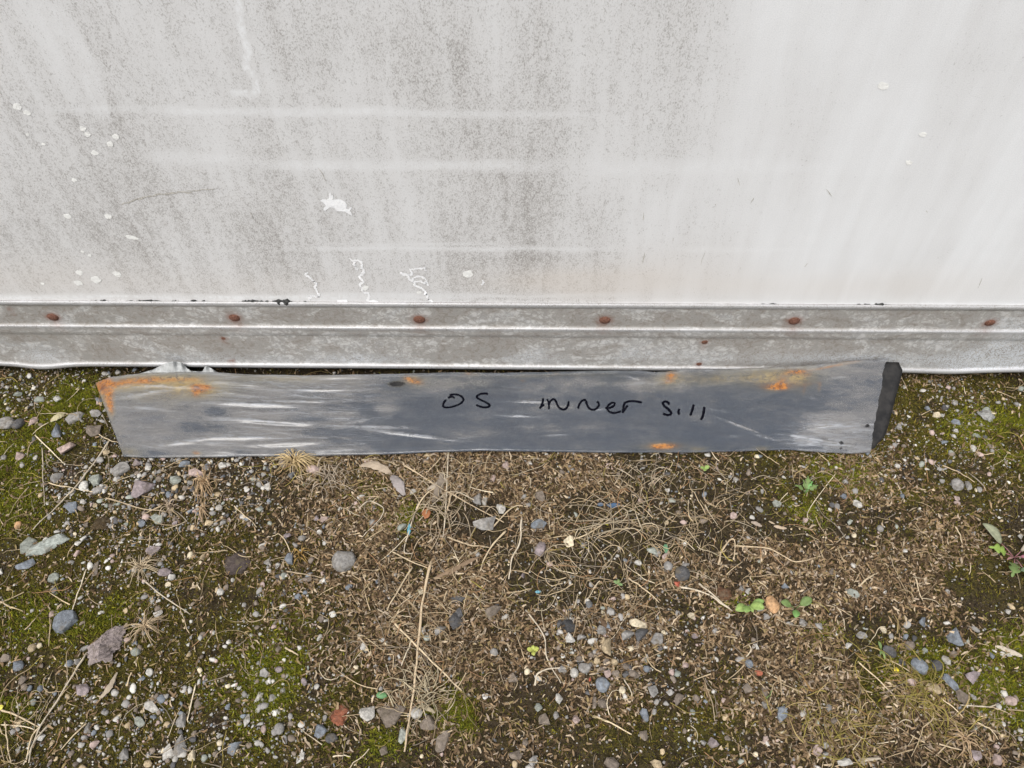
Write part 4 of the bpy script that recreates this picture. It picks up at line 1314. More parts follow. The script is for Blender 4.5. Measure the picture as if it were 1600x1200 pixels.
ICO = (1 + 5 ** .5) / 2
IV = np.array([(-1, ICO, 0), (1, ICO, 0), (-1, -ICO, 0), (1, -ICO, 0), (0, -1, ICO), (0, 1, ICO), (0, -1, -ICO), (0, 1, -ICO), (ICO, 0, -1), (ICO, 0, 1), (-ICO, 0, -1), (-ICO, 0, 1)], float)
IV /= np.linalg.norm(IV[0])
IF = np.array([(0, 11, 5), (0, 5, 1), (0, 1, 7), (0, 7, 10), (0, 10, 11), (1, 5, 9), (5, 11, 4), (11, 10, 2), (10, 7, 6), (7, 1, 8), (3, 9, 4), (3, 4, 2), (3, 2, 6), (3, 6, 8), (3, 8, 9), (4, 9, 5), (2, 4, 11), (6, 2, 10), (8, 6, 7), (9, 8, 1)])


def subdiv(V, F):
    V = list(map(tuple, V))
    mid = {}
    out = []

    def m(a, b):
        k = (min(a, b), max(a, b))
        if k not in mid:
            v = (np.array(V[a]) + np.array(V[b])) / 2
            V.append(tuple(v / np.linalg.norm(v)))
            mid[k] = len(V) - 1
        return mid[k]
    for a, b, c in F:
        x, y, z = m(a, b), m(b, c), m(c, a)
        out += [(a, x, z), (b, y, x), (c, z, y), (x, y, z)]
    return np.array(V), np.array(out)


IV2, IF2 = subdiv(IV, IF)


def grit(name, n, smin, smax, V0, F0, seed, dens, cols, probs, pw=2.0, flat=.6):
    rng = np.random.default_rng(seed)
    P = sample(n, dens, seed)
    K = 16
    temps = []
    for _ in range(K):
        V = V0 * (1 + rng.normal(0, .10, (len(V0), 1)))
        for _ in range(6):
            nn = rng.normal(size=3)
            nn /= np.linalg.norm(nn)
            V = V - np.maximum(V @ nn - rng.uniform(.38, .75), 0)[:, None] * nn
        temps.append(V)
    temps = np.array(temps)[rng.integers(0, K, n)]
    r = smin + (smax - smin) * rng.random(n) ** pw
    sc3 = np.stack([r * rng.uniform(.8, 1.35, n), r * rng.uniform(.7, 1.1, n), r * rng.uniform(.35, .85, n) * flat / .6], 1)
    V = temps * sc3[:, None, :]
    a = rng.uniform(0, 6.283, n)
    tl = rng.normal(0, .3, n)
    z2 = V[..., 2] * np.cos(tl)[:, None] + V[..., 0] * np.sin(tl)[:, None]
    x1 = V[..., 0] * np.cos(tl)[:, None] - V[..., 2] * np.sin(tl)[:, None]
    ca, sa = np.cos(a)[:, None], np.sin(a)[:, None]
    h = height(P[:, 0], P[:, 1])
    W = np.stack([x1 * ca - V[..., 1] * sa + P[:, :1], x1 * sa + V[..., 1] * ca + P[:, 1:2], z2 + (h + sc3[:, 2] * .35 + .0008)[:, None]], -1)
    nv = len(V0)
    F = (F0[None] + (np.arange(n) * nv)[:, None, None]).reshape(-1, 3)
    C = palette(rng, n, cols, probs)
    return np_mesh(name, W.reshape(-1, 3), F, col=np.repeat(C, nv, 0))


GC = [SC['g'], SC['l'], SC['b'], SC['w'], SC['t'], SC['q'], SC['d'], SC['n'], SC['c'], SC['e']]
GP = [.26, .15, .07, .05, .08, .08, .07, .18, .03, .05]


def d_grav(x, y):
    return np.clip(zones(x, y)[1], 0, 1) * .95 + .035


def d_grit(x, y):
    z = zones(x, y)
    return np.clip(z[1] * .8 + z[0] * .22 + .10, 0, 1)


o = obj('gravel', grit('gravel', 5600, .0022, .0072, IV2, IF2, 201, d_grav, GC, GP, 2.9), M_GRIT)
tag(o, 'loose grey and pale gravel scattered thickly over the ground', 'gravel', kind='stuff')
o = obj('fine_grit', grit('fine_grit', 22000, .0009, .0028, IV, IF, 203, d_grit, GC, [.28, .13, .06, .025, .09, .08, .08, .20, .025, .05], 1.6), M_GRIT)
tag(o, 'fine pale grit sprinkled between moss and litter', 'grit', kind='stuff')


def chips(name, n, seed, dens, cols, probs, L0, L1, w0, w1, lift=.004, tilt=.38):
    rng = np.random.default_rng(seed)
    P = sample(n, dens, seed)
    L = rng.uniform(L0, L1, n) * rng.uniform(.6, 1.2, n)
    w = rng.uniform(w0, w1, n)
    u = np.array([-1, 0, 1, -1, 0, 1.0])
    v = np.array([-.5, -1, -.35, .5, 1, .35])
    k = rng.normal(0, .22, n)
    lx = u[None] * L[:, None] / 2
    ly = v[None] * w[:, None] / 2 + (k * L)[:, None] * (u ** 2)[None] * .6
    lz = (rng.normal(.05, .2, n) * L)[:, None] * (1 - u ** 2)[None]
    p, r, a = rng.normal(0, tilt, n), rng.normal(0, .6, n), rng.uniform(0, 6.283, n)
    y1 = ly * np.cos(r)[:, None] - lz * np.sin(r)[:, None]
    z1 = ly * np.sin(r)[:, None] + lz * np.cos(r)[:, None]
    x2 = lx * np.cos(p)[:, None] - z1 * np.sin(p)[:, None]
    z2 = lx * np.sin(p)[:, None] + z1 * np.cos(p)[:, None]
    ca, sa = np.cos(a)[:, None], np.sin(a)[:, None]
    h = height(P[:, 0], P[:, 1]) + rng.uniform(0.0008, lift, n)
    W = np.stack([x2 * ca - y1 * sa + P[:, :1], x2 * sa + y1 * ca + P[:, 1:2], z2 + h[:, None]], -1)
    F0 = np.array([[0, 1, 4, 3], [1, 2, 5, 4]])
    F = (F0[None] + (np.arange(n) * 6)[:, None, None]).reshape(-1, 4)
    C = palette(rng, n, cols, probs, .3)
    return np_mesh(name, W.reshape(-1, 3), F, col=np.repeat(C, 6, 0))


LC = [(.265, .185, .108), (.155, .102, .056), (.41, .325, .225), (.062, .040, .021), (.215, .16, .075), (.31, .245, .185)]
LP = [.20, .28, .08, .32, .07, .05]
o = obj('leaf_litter', chips('leaf_litter', 62000, 211, lambda x, y: np.clip(zones(x, y)[2], 0, 1) * .97 + .03, LC, LP, .0055, .015, .0018, .0044), M_COL)
tag(o, 'brown crumbled leaf and straw litter covering the soil', 'leaf litter', kind='stuff')


def moss(name, n, seed, dens, cols, probs, h0, h1, w):
    rng = np.random.default_rng(seed)
    P = sample(n, dens, seed)
    h = height(P[:, 0], P[:, 1])
    a = rng.uniform(0, 6.283, n)
    ww = rng.uniform(.6, 1.3, n) * w
    hh = rng.uniform(h0, h1, n)
    ln = rng.normal(0, .75, (n, 2)) * hh[:, None]
    dx, dy = np.cos(a) * ww, np.sin(a) * ww
    b = np.stack([P[:, 0], P[:, 1], h - .0005], 1)
    v0 = b + np.stack([dx, dy, 0 * dx], 1)
    v1 = b - np.stack([dx, dy, 0 * dx], 1)
    v2 = b + np.stack([ln[:, 0], ln[:, 1], hh], 1)
    W = np.stack([v0, v1, v2], 1)
    C = palette(rng, n, cols, probs, .3)
    return np_mesh(name, W.reshape(-1, 3), np.arange(n * 3).reshape(-1, 3), col=np.repeat(C, 3, 0))


o = obj('olive_moss', moss('olive_moss', 270000, 221, lambda x, y: np.clip(zones(x, y)[0] * .9, 0, 1) + .02, [(.125, .108, .017), (.080, .075, .013), (.18, .138, .028), (.120, .076, .020), (.060, .045, .012)],
                           [.3, .25, .2, .13, .12], .002, .0055, .0011), M_MOSS)
tag(o, 'dark olive moss carpeting the damp soil', 'moss', kind='stuff')
o = obj('bright_moss', moss('bright_moss', 85000, 223, lambda x, y: np.clip(zones(x, y)[3] * .95, 0, 1) + .001, [(.13, .145, .014), (.20, .195, .017), (.085, .10, .013), (.28, .26, .025)], [.35, .28, .27, .1], .0025, .007, .0012), M_MOSS)
tag(o, 'bright yellow-green moss growing in small cushions', 'moss', kind='stuff')


def strands(name, n, seed, dens, cols, probs, seg, L0, L1, rad, curl, lift):
    rng = np.random.default_rng(seed)
    P = sample(n, dens, seed)
    L = rng.uniform(L0, L1, n) / seg
    th = rng.uniform(0, 6.283, n)
    dk = rng.normal(0, curl * .5, n)
    pts = np.zeros((n, seg + 1, 3))
    pts[:, 0, :2] = P
    for i in range(seg):
        th = th + dk + rng.normal(0, curl * .6, n)
        pts[:, i + 1, 0] = pts[:, i, 0] + np.cos(th) * L
        pts[:, i + 1, 1] = pts[:, i, 1] + np.sin(th) * L
    q = np.linspace(0, 1, seg + 1)
    pts[..., 2] = height(pts[..., 0].ravel(), pts[..., 1].ravel()).reshape(n, seg + 1) + .002 + (rng.random(n) ** 2 * lift)[:, None] * np.sin(q * math.pi)[None] + rng.uniform(0, .004, (n, 1))
    tg = np.gradient(pts, axis=1)
    sd_ = np.stack([-tg[..., 1], tg[..., 0], 0 * tg[..., 0]], -1)
    sd_ /= np.linalg.norm(sd_, axis=-1)[..., None] + 1e-9
    r = (rad * rng.uniform(.4, 1.9, n))[:, None] * (1 - .6 * q)[None]
    up_ = np.array([0, 0, 1.0])
    ring = np.stack([pts + sd_ * r[..., None], pts - sd_ * r[..., None] * .6 + up_ * r[..., None] * .8, pts - sd_ * r[..., None] * .5 - up_ * r[..., None] * .8], 2)
    W = ring.reshape(n, -1, 3)
    F0 = []
    for i in range(seg):
        for j in range(3):
            F0.append([i * 3 + j, i * 3 + (j + 1) % 3, (i + 1) * 3 + (j + 1) % 3, (i + 1) * 3 + j])
    nv = (seg + 1) * 3
    F = (np.array(F0)[None] + (np.arange(n) * nv)[:, None, None]).reshape(-1, 4)
    C = palette(rng, n, cols, probs, .22)
    return np_mesh(name, W.reshape(-1, 3), F, col=np.repeat(C, nv, 0), smooth=True)


TC = [(.46, .36, .23), (.33, .25, .155), (.58, .49, .35), (.24, .20, .155), (.36, .21, .11)]
TP = [.35, .3, .12, .15, .08]


def d_tan(x, y):
    return np.clip(field(B_TAN, x, y) * sstep(.3, .58, fbm(x * 11, y * 11, 55, 3)), 0, 1) + .035


o = obj('dry_root_tangle', strands('dry_root_tangle', 1500, 231, d_tan, TC, TP, 9, .02, .09, .00058, .34, .010), M_COL)
tag(o, 'tangle of thin curled dry roots and dead grass on the soil', 'dry grass', kind='stuff')
o = obj('straw_bits', strands('straw_bits', 1100, 233, lambda x, y: np.clip(d_tan(x, y) * .5 + zones(x, y)[2] * .35 + .06, 0, 1), TC, TP, 3, .012, .05, .0008, .10, .004), M_COL)
tag(o, 'short broken straw bits strewn over litter', 'straw', kind='stuff')
B_YEL = blobs([(1390, 1085, 80, 50, 1.0), (1370, 1130, 90, 40, .6), (480, 725, 40, 14, .8)])
o = obj('yellowed_grass', strands('yellowed_grass', 750, 235, lambda x, y: np.clip(field(B_YEL, x, y) * sstep(.42, .62, fbm(x * 16, y * 16, 57, 3)), 0, 1) + .002, [(.30, .24, .07), (.24, .20, .05), (.36, .27, .12), (.22, .13, .05)], [.3, .3, .25, .15], 6, .02, .06, .0007, .35, .012), M_COL)
tag(o, 'low mat of yellowed grass blades on the mossy soil', 'grass', kind='stuff')

# ------------------------------------------------------------------ single straws and twigs
STRAWS = [([(172, 687), (135, 742), (95, 790), (54, 830)], 2.6), ([(137, 1020), (90, 1096), (62, 1142), (37, 1196)], 3.2), ([(0, 1108), (30, 1120), (62, 1137)], 3.2), ([(77, 1133), (54, 1162), (46, 1192)], 3.4), ([(8, 1129), (13, 1160), (17, 1192)], 2.4),
          ([(135, 1129), (115, 1150), (94, 1171)], 2.6), ([(40, 1192), (52, 1150), (70, 1128)], 2.4), ([(2, 1132), (40, 1136), (66, 1146)], 2.0), ([(225, 908), (260, 935), (298, 960)], 2.4), ([(446, 894), (475, 899), (504, 902)], 2.2),
          ([(674, 879), (663, 933), (655, 1000), (649, 1067), (640, 1121), (632, 1175)], 4.6), ([(701, 700), (697, 800), (690, 854)], 2.4), ([(613, 971), (655, 1015), (690, 1050), (724, 1083)], 3.2), ([(630, 725), (697, 769), (788, 817)], 2.4),
          ([(822, 954), (849, 992), (855, 1029), (876, 1067)], 2.6), ([(836, 1071), (840, 1054), (860, 1046), (888, 1044)], 3.0), ([(926, 1119), (955, 1132), (986, 1148)], 3.2), ([(1122, 883), (1129, 858), (1145, 844), (1147, 871)], 3.0),
          ([(1147, 854), (1202, 860), (1243, 879), (1285, 868)], 2.6), ([(1060, 917), (1102, 929), (1143, 956)], 3.0), ([(1091, 912), (1112, 930), (1141, 954)], 3.0), ([(1339, 1035), (1368, 1062), (1404, 1098)], 2.4), ([(1500, 1102), (1541, 1106), (1566, 1096)], 2.4),
          ([(1541, 1106), (1560, 1111), (1580, 1119)], 1.8), ([(1460, 1183), (1476, 1166), (1493, 1150)], 2.4), ([(1462, 1162), (1486, 1169), (1510, 1173)], 2.8), ([(1491, 825), (1498, 840), (1504, 856)], 2.2), ([(1472, 729), (1497, 740), (1522, 754)], 1.8),
          ([(1429, 904), (1434, 925), (1445, 950)], 2.2), ([(745, 782), (700, 772), (655, 815)], 2.2), ([(706, 770), (702, 790), (697, 806)], 3.0), ([(650, 798), (665, 775), (690, 757)], 2.8), ([(560, 795), (580, 785), (600, 797), (592, 815), (568, 838)], 2.2),
          ([(700, 840), (730, 852), (765, 856)], 3.0), ([(650, 800), (632, 860), (645, 866)], 2.2), ([(610, 862), (650, 883), (670, 890)], 2.0), ([(645, 890), (620, 930), (602, 958)], 2.8), ([(560, 995), (572, 1010), (578, 1022)], 2.4),
          ([(645, 1000), (637, 1022), (628, 1043)], 3.0), ([(815, 810), (812, 850), (800, 875), (795, 905)], 3.0), ([(770, 825), (800, 795), (825, 792)], 2.4), ([(790, 830), (765, 860), (750, 895)], 3.0), ([(880, 846), (920, 835), (985, 785)], 2.2),
          ([(982, 903), (1005, 920), (1030, 942)], 2.2), ([(1040, 835), (1065, 845), (1085, 860)], 1.8), ([(75, 755), (110, 763), (150, 770)], 1.8), ([(165, 778), (220, 795), (268, 802)], 2.4), ([(66, 700), (68, 745), (70, 790)], 1.6), ([(235, 835), (236, 852), (230, 868)], 1.6),
          ([(365, 790), (385, 808), (402, 824)], 1.8), ([(455, 865), (440, 838), (425, 840)], 1.6), ([(307, 1072), (298, 1118), (295, 1130)], 2.2), ([(206, 1052), (203, 1064), (200, 1072)], 2.4), ([(448, 1014), (460, 1022), (468, 1026)], 3.2), ([(520, 1183), (535, 1181), (548, 1183)], 2.4),
          ([(1166, 1027), (1172, 1015), (1166, 1007)], 1.8), ([(1305, 740), (1262, 800), (1270, 815)], 1.2), ([(1515, 880), (1516, 887), (1516, 897)], 2.0), ([(1340, 918), (1352, 908), (1372, 895)], 3.0), ([(1290, 948), (1310, 955), (1330, 966)], 1.8), ([(1300, 945), (1312, 960), (1320, 985)], 1.6),
          ([(1385, 1030), (1412, 1045), (1428, 1055)], 1.8), ([(1470, 1090), (1490, 1108), (1505, 1122)], 2.2), ([(1525, 1130), (1545, 1140), (1560, 1155)], 2.0), ([(1180, 905), (1192, 915), (1200, 922)], 1.8), ([(985, 1057), (990, 1045), (1005, 1040)], 2.6), ([(975, 1062), (985, 1080), (988, 1096)], 2.0),
          ([(0, 940), (20, 950), (38, 957)], 2.6), ([(135, 890), (118, 945), (108, 970)], 2.0), ([(40, 985), (52, 975), (60, 960)], 1.8), ([(55, 680), (90, 715), (100, 722)], 1.8), ([(148, 676), (170, 688), (192, 694)], 1.8)]


def tube(P, R_, k=6):
    P = np.asarray(P, float)
    n = len(P)
    T_ = np.gradient(P, axis=0)
    T_ /= np.linalg.norm(T_, axis=1)[:, None]
    up_ = np.array([0, 0, 1.0])
    A_ = np.cross(T_, up_)
    A_ /= np.linalg.norm(A_, axis=1)[:, None] + 1e-9
    B_ = np.cross(A_, T_)
    a = np.arange(k) * 2 * np.pi / k
    R_ = np.asarray(R_) * np.ones(n)
    V = P[:, None] + R_[:, None, None] * (np.cos(a)[None, :, None] * A_[:, None] + np.sin(a)[None, :, None] * B_[:, None])
    F = []
    for i in range(n - 1):
        for j in range(k):
            F.append([i * k + j, i * k + (j + 1) % k, (i + 1) * k + (j + 1) % k, (i + 1) * k + j])
    V = np.concatenate([V.reshape(-1, 3), P[:1], P[-1:]])
    c0_, c1__ = n * k, n * k + 1
    for j in range(k):
        F.append([c0_, (j + 1) % k, j, c0_])
        F.append([c1__, (n - 1) * k + j, (n - 1) * k + (j + 1) % k, c1__])
    return V, F


def face_mesh(name, V, F, col, smooth=True):
    me = bpy.data.meshes.new(name)
    me.from_pydata([tuple(v) for v in V], [], [tuple(dict.fromkeys(f)) for f in F])
    if smooth:
        me.polygons.foreach_set('use_smooth', np.ones(len(F), bool))
    a = me.attributes.new('col', 'FLOAT_COLOR', 'POINT')
    col = np.asarray(col, float)
    if col.ndim == 1:
        col = np.tile(col, (len(V), 1))
    a.data.foreach_set('color', np.concatenate([col, np.ones((len(V), 1))], 1).astype(np.float32).ravel())
    me.update()
    return me


STC = [(.56, .45, .30), (.46, .36, .24), (.64, .55, .40), (.50, .43, .33)]
for i, (pts, wpx) in enumerate(STRAWS):
    p2 = catmull(np.array(pts, float), 7)
    p2 = p2 + np.stack([1.4 * (vnoise(np.arange(len(p2)) * .45, np.zeros(len(p2)), i) - .5), 1.4 * (vnoise(np.arange(len(p2)) * .45, np.zeros(len(p2)), i + 99) - .5)], 1) * 1.2
    P = G(p2[:, 0], p2[:, 1])
    r = wpx / 2 / local_scale(P[len(P) // 2]) * 1.05
    q = np.linspace(0, 1, len(P))
    hs_ = height(P[:, 0], P[:, 1])
    chord = hs_[0] * (1 - q) + hs_[-1] * q
    P[:, 2] = np.maximum(hs_, chord * .6 + hs_ * .4) + r * .9 + .002 + .003 * np.sin(q * math.pi)
    V, F = tube(P, r * (1.0 - .45 * q) * (1 + .15 * np.sin(q * 22)))
    c = np.array(random.choice(STC)) * random.uniform(.85, 1.12)
    vv = np.repeat(.85 + .3 * vnoise(np.arange(len(P)) * .6, np.zeros(len(P)), i), 6)
    cc = np.concatenate([c[None] * vv[:, None], [c], [c]])
    mx_, my_ = p2[len(p2) // 2]
    L = np.abs(np.diff(p2, axis=0)).sum()
    sz = 'long' if L > 110 else 'short' if L < 40 else 'mid-length'
    bent = 'bent' if len(pts) > 3 and L < 260 else 'straight'
    lab = 'longest thick pale straw lying across brown litter and dusty stones' if wpx > 4 else near(f'{sz} {bent} {"thick" if wpx > 2.7 else "thin"} dry straw', mx_, my_)
    o = obj('dry_straw', face_mesh('dry_straw', V, F, cc), M_COL)
    tag(o, lab, 'straw', 'single dry straws lying on the ground')


def chunk(name, pts, wpx, hfac, col, label, cat, seed, mat=None, curlz=0.0):
    """an elongated flat piece (wood, bark, dead leaf) following pts, with real thickness"""
    p2 = catmull(np.array(pts, float), 6)
    P = G(p2[:, 0], p2[:, 1])
    n = len(P)
    sc = local_scale(P[n // 2])
    q = np.linspace(0, 1, n)
    w = wpx / 2 / sc * np.clip(np.sin(q * math.pi * .92 + .12), .15, 1) ** .6 * (.85 + .3 * vnoise(q * 9, q * 0, seed))
    P[:, 2] = height(P[:, 0], P[:, 1])
    P[:, 2] = P[:, 2].max() * .5 + P[:, 2] * .5 + w.max() * hfac + .0015 + curlz * np.sin(q * math.pi)
    T_ = np.gradient(P, axis=0)
    T_ /= np.linalg.norm(T_, axis=1)[:, None]
    S_ = np.cross(T_, [0, 0, 1.0])
    S_ /= np.linalg.norm(S_, axis=1)[:, None]
    k = 8
    a = np.arange(k) * 2 * np.pi / k
    jit = 1 + .12 * np.random.default_rng(seed).normal(size=(n, k))
    V = P[:, None] + (w[:, None] * np.cos(a) * jit)[..., None] * S_[:, None] + (w[:, None] * hfac * np.sin(a) * jit)[..., None] * np.array([0, 0, 1.0])
    F = [[i * k + j, i * k + (j + 1) % k, (i + 1) * k + (j + 1) % k, (i + 1) * k + j] for i in range(n - 1) for j in range(k)]
    F += [[*range(k)][::-1], [(n - 1) * k + j for j in range(k)]]
    V = V.reshape(-1, 3)
    cv = np.array(col) * (.75 + .5 * fbm(V[:, 0] * 90, V[:, 1] * 90, seed, 3))[:, None]
    o = obj(name, face_mesh(name, V, F, cv, False), mat or M_COL)
    return tag(o, label, cat)


chunk('bark_strip', [(672, 910), (700, 897), (725, 884), (748, 873)], 8, .5, (.20, .14, .09), 'brown bark strip lying among pale dry roots', 'bark', 1)
chunk('bark_strip', [(938, 968), (945, 978), (950, 986)], 9, .5, (.10, .065, .04), 'dark brown bark sliver above the tan flint', 'bark', 2)
chunk('wood_stick', [(668, 765), (685, 757), (700, 748)], 11, .5, (.33, .28, .22), 'weathered grey-brown stick stub lying among straws', 'stick', 3)
chunk('wood_stick', [(690, 740), (688, 760), (676, 785)], 14, .4, (.20, .165, .13), 'dark weathered stick stub crossing under pale straws', 'stick', 4)
chunk('dead_leaf', [(562, 728), (582, 727), (600, 734), (612, 742)], 13, .25, (.36, .29, .22), 'curled tan dead leaf just below the film edge', 'dead leaf', 5, curlz=.003)
chunk('dead_leaf', [(612, 745), (622, 758), (632, 775)], 16, .3, (.27, .24, .23), 'shrivelled grey dead leaf next to a curled tan one', 'dead leaf', 6, curlz=.004)
chunk('dead_leaf', [(185, 1052), (172, 1078), (157, 1094)], 9, .3, (.30, .25, .19), 'narrow brown dead leaf on moss below the crumbly lump', 'dead leaf', 7, curlz=.004)
chunk('dead_leaf', [(80, 660), (92, 655), (102, 648)], 12, .3, (.40, .36, .22), 'yellowish dead leaf between grey stones by the panel end', 'dead leaf', 8, curlz=.003)
chunk('wood_chip', [(1554, 1010), (1575, 1018), (1596, 1026)], 9, .4, (.46, .40, .32), 'pale weathered wood chip beside a green moss cushion', 'wood chip', 9)
chunk('wood_chip', [(1337, 1189), (1356, 1187), (1376, 1185)], 6, .6, (.42, .36, .28), 'pale broken stick end on yellowish litter', 'wood chip', 10)
chunk('wood_chip', [(652, 1094), (664, 1104), (680, 1114)], 8, .4, (.38, .32, .22), 'split straw-coloured wood sliver beside the long thick straw', 'wood chip', 11)
chunk('wood_chip', [(1340, 912), (1350, 920), (1340, 915)], 3, .4, (.4, .36, .3), 'twisted pale wood curl lying on brown litter', 'wood chip', 12)
chunk('wood_chip', [(1209, 822), (1218, 824), (1229, 826)], 6, .4, (.42, .33, .24), 'straight tan wood splinter on fine brown litter', 'wood chip', 13)
chunk('wood_chip', [(1173, 817), (1181, 819), (1190, 823)], 7, .35, (.32, .26, .21), 'blunt brown wood splinter on fine brown litter', 'wood chip', 14)


def scrap(name, px, py, w, h, col, label, cat, seed, rough=.4):
    """crumpled thin scrap of plastic or petal"""
    rng = np.random.default_rng(seed)
    p = G(px, py)
    sc = local_scale(p)
    n = 7
    u, v = np.meshgrid(np.linspace(-1, 1, n), np.linspace(-1, 1, n))
    u, v = u.ravel(), v.ravel()
    u2 = u * (1 - .35 * np.abs(v) ** 2) + rng.normal(0, .08, u.size)
    v2 = v * (1 - .35 * np.abs(u) ** 2) + rng.normal(0, .08, u.size)
    z = hz(p[0], p[1]) + .004 + .004 * fbm(u * 1.3 + seed, v * 1.3, seed, 3)
    V = np.stack([p[0] + u2 * w / 2 / sc, p[1] + v2 * h / 2 / sc, z], 1)
    me = np_mesh(name, V, grid_faces(n, n), col=np.tile(col, (len(V), 1)) * rng.uniform(.8, 1.15, (len(V), 1)))
    o = obj(name, me, M_LEAF)
    md = o.modifiers.new('thickness', 'SOLIDIFY')
    md.thickness = .0006
    return tag(o, label, cat)


scrap('plastic_scrap', 640, 829, 6, 20, (.10, .30, .38), 'turquoise plastic scrap caught under pale straws', 'plastic scrap', 1)
scrap('plastic_scrap', 958, 791, 20, 9, (.05, .10, .18), 'dark blue plastic scrap beside tangled dry grass', 'plastic scrap', 2)
scrap('plastic_scrap', 938, 789, 10, 6, (.07, .12, .19), 'small blue plastic sliver beside tangled dry grass', 'plastic scrap', 3)
scrap('plastic_scrap', 841, 927, 9, 5, (.14, .32, .38), 'tiny pale teal plastic fleck on brown litter', 'plastic scrap', 4)
scrap('petal', 1400, 1048, 8, 9, (.75, .60, .03), 'fallen yellow petal above the mat of yellowed grass', 'petal', 5)
scrap('petal', 3, 1106, 8, 8, (.75, .66, .12), 'fallen yellow petal on the bundle of yellowed straws', 'petal', 6)
scrap('dead_leaf', 667, 805, 14, 18, (.30, .12, .05), 'orange-red dead leaf scrap beside crossing straws', 'dead leaf', 7)
scrap('dead_leaf', 1040, 858, 8, 16, (.10, .22, .12), 'green leaf scrap above a greenish grey stone', 'dead leaf', 8)
scrap('dead_leaf', 597, 1088, 18, 10, (.10, .22, .09), 'small green leaf scrap lying under pale straws', 'dead leaf', 9)

# ------------------------------------------------------------------ dry grass tufts


def tuft(px, py, rad_px, n, col, label, seed, elong=(1, 1), up_=.012, loose=0.0):
    rng = np.random.default_rng(seed)
    p = G(px, py)
    sc = local_scale(p)
    root = empty('dry_grass_tuft', (p[0], p[1], hz(p[0], p[1])))
    tag(root, label, 'grass tuft', 'dry grass tufts')
    VV, FF, CC, b = [], [], [], 0
    for i in range(n):
        a = rng.uniform(0, 6.283)
        L = rad_px / sc * rng.uniform(.45, 1.15)
        q = np.linspace(0, 1, 8)
        bend = rng.normal(0, .5 + 2.2 * loose)
        ang = a + bend * q ** 1.5
        sp = loose * rad_px / sc
        x = np.cumsum(np.r_[0, np.cos(ang[1:]) * L / 7]) * elong[0] + rng.normal(0, .003 + sp)
        y = np.cumsum(np.r_[0, np.sin(ang[1:]) * L / 7]) * elong[1] + rng.normal(0, .003 + sp * .7)
        hh = height(p[0] + x, p[1] + y) - hz(p[0], p[1])
        z = np.maximum(0, hh) + .002 + up_ * rng.uniform(.3, 1.4) * np.sin(np.clip(q * 1.25, 0, 1) * math.pi) + .0015
        V, F = tube(np.stack([x, y, z], 1), rng.uniform(.0007, .0013) * (1 - .7 * q), 4)
        c = np.array(col) * rng.uniform(.7, 1.2)
        VV.append(V)
        FF += [[k + b for k in f] for f in F]
        CC.append(np.tile(c, (len(V), 1)))
        b += len(V)
    V = np.concatenate(VV)
    o = obj('blades', face_mesh('blades', V, FF, np.concatenate(CC)), M_COL, root)
    return root


tuft(232, 982, 34, 42, (.48, .37, .24), 'starry dry grass tuft spreading over mossy grit', 1)
tuft(225, 888, 34, 40, (.46, .37, .25), 'matted dry grass tuft with a long trailing straw', 2)
tuft(322, 755, 34, 44, (.52, .37, .22), 'upright tan grass tuft rooted at gravel near the film', 3, (.7, 1.2), .02)
tuft(316, 795, 26, 26, (.46, .33, .20), 'narrow tan grass tuft trailing below the upright one', 4, (.5, 1.3))
tuft(268, 790, 28, 18, (.42, .33, .24), 'thin sparse grass tuft among pinkish stones', 5, (.6, 1.2))
tuft(462, 722, 44, 70, (.55, .42, .23), 'bushy golden grass tuft pressed against the foot of the panel', 6, (1.3, .55), .022)
tuft(515, 745, 34, 40, (.40, .33, .25), 'grey-brown root tuft beside the bushy golden one', 7, loose=.3)
tuft(700, 795, 55, 42, (.40, .32, .22), 'sprawling pale root tuft around the big speckled cobble', 8, loose=.4)
tuft(950, 820, 70, 26, (.40, .33, .23), 'widest sprawling dead grass tuft on brown litter', 9, (1.2, .8), loose=.45)
tuft(1010, 745, 45, 16, (.40, .33, .24), 'dead grass tuft below the lettering on the panel', 10, (1.2, .7), loose=.45)
tuft(660, 1085, 48, 46, (.40, .34, .23), 'pale grass tuft crossed by the long thick straw', 11, loose=.35)
tuft(470, 868, 16, 14, (.42, .27, .09), 'small orange-brown grass tuft beside the blue-grey flat stone', 12)
tuft(1505, 1155, 30, 20, (.46, .33, .20), 'thin tan straw tuft on rusty brown litter', 13)
tuft(1205, 1090, 4, 4, (.20, .26, .10), 'tiny greenish grass sprout beside the tall blue-grey stone', 14)

# ------------------------------------------------------------------ green weeds


def leaf_mesh(L, W, col, lobes=0, seed=0, droop=.25, fold=.2):
    rng = np.random.default_rng(seed)
    n = 15
    q = np.linspace(0, 1, n)
    w = W / 2 * np.sin(np.clip(q * .93 + .05, 0, 1) * math.pi) ** .7
    if lobes:
        w = W / 2 * (.16 + .84 * np.abs(np.sin(q * math.pi * lobes)) ** .8) * np.clip(np.sin(q ** .7 * math.pi * .96 + .03), .08, 1)
    x = q * L
    z = L * droop * np.sin(q * math.pi * .75)
    rows_ = []
    for sgn, f in ((-1, 1), (-.5, .4), (0, 0), (.5, .4), (1, 1)):
        rows_.append(np.stack([x, sgn * w, z + f * fold * w * .6 + rng.normal(0, L * .008, n)], 1))
    V = np.concatenate(rows_)
    c = np.array(col)[None] * rng.uniform(.85, 1.15, (len(V), 1))
    c[2 * n:3 * n] *= 1.2
    return np_mesh('leaf', V, grid_faces(5, n), col=c, smooth=True)


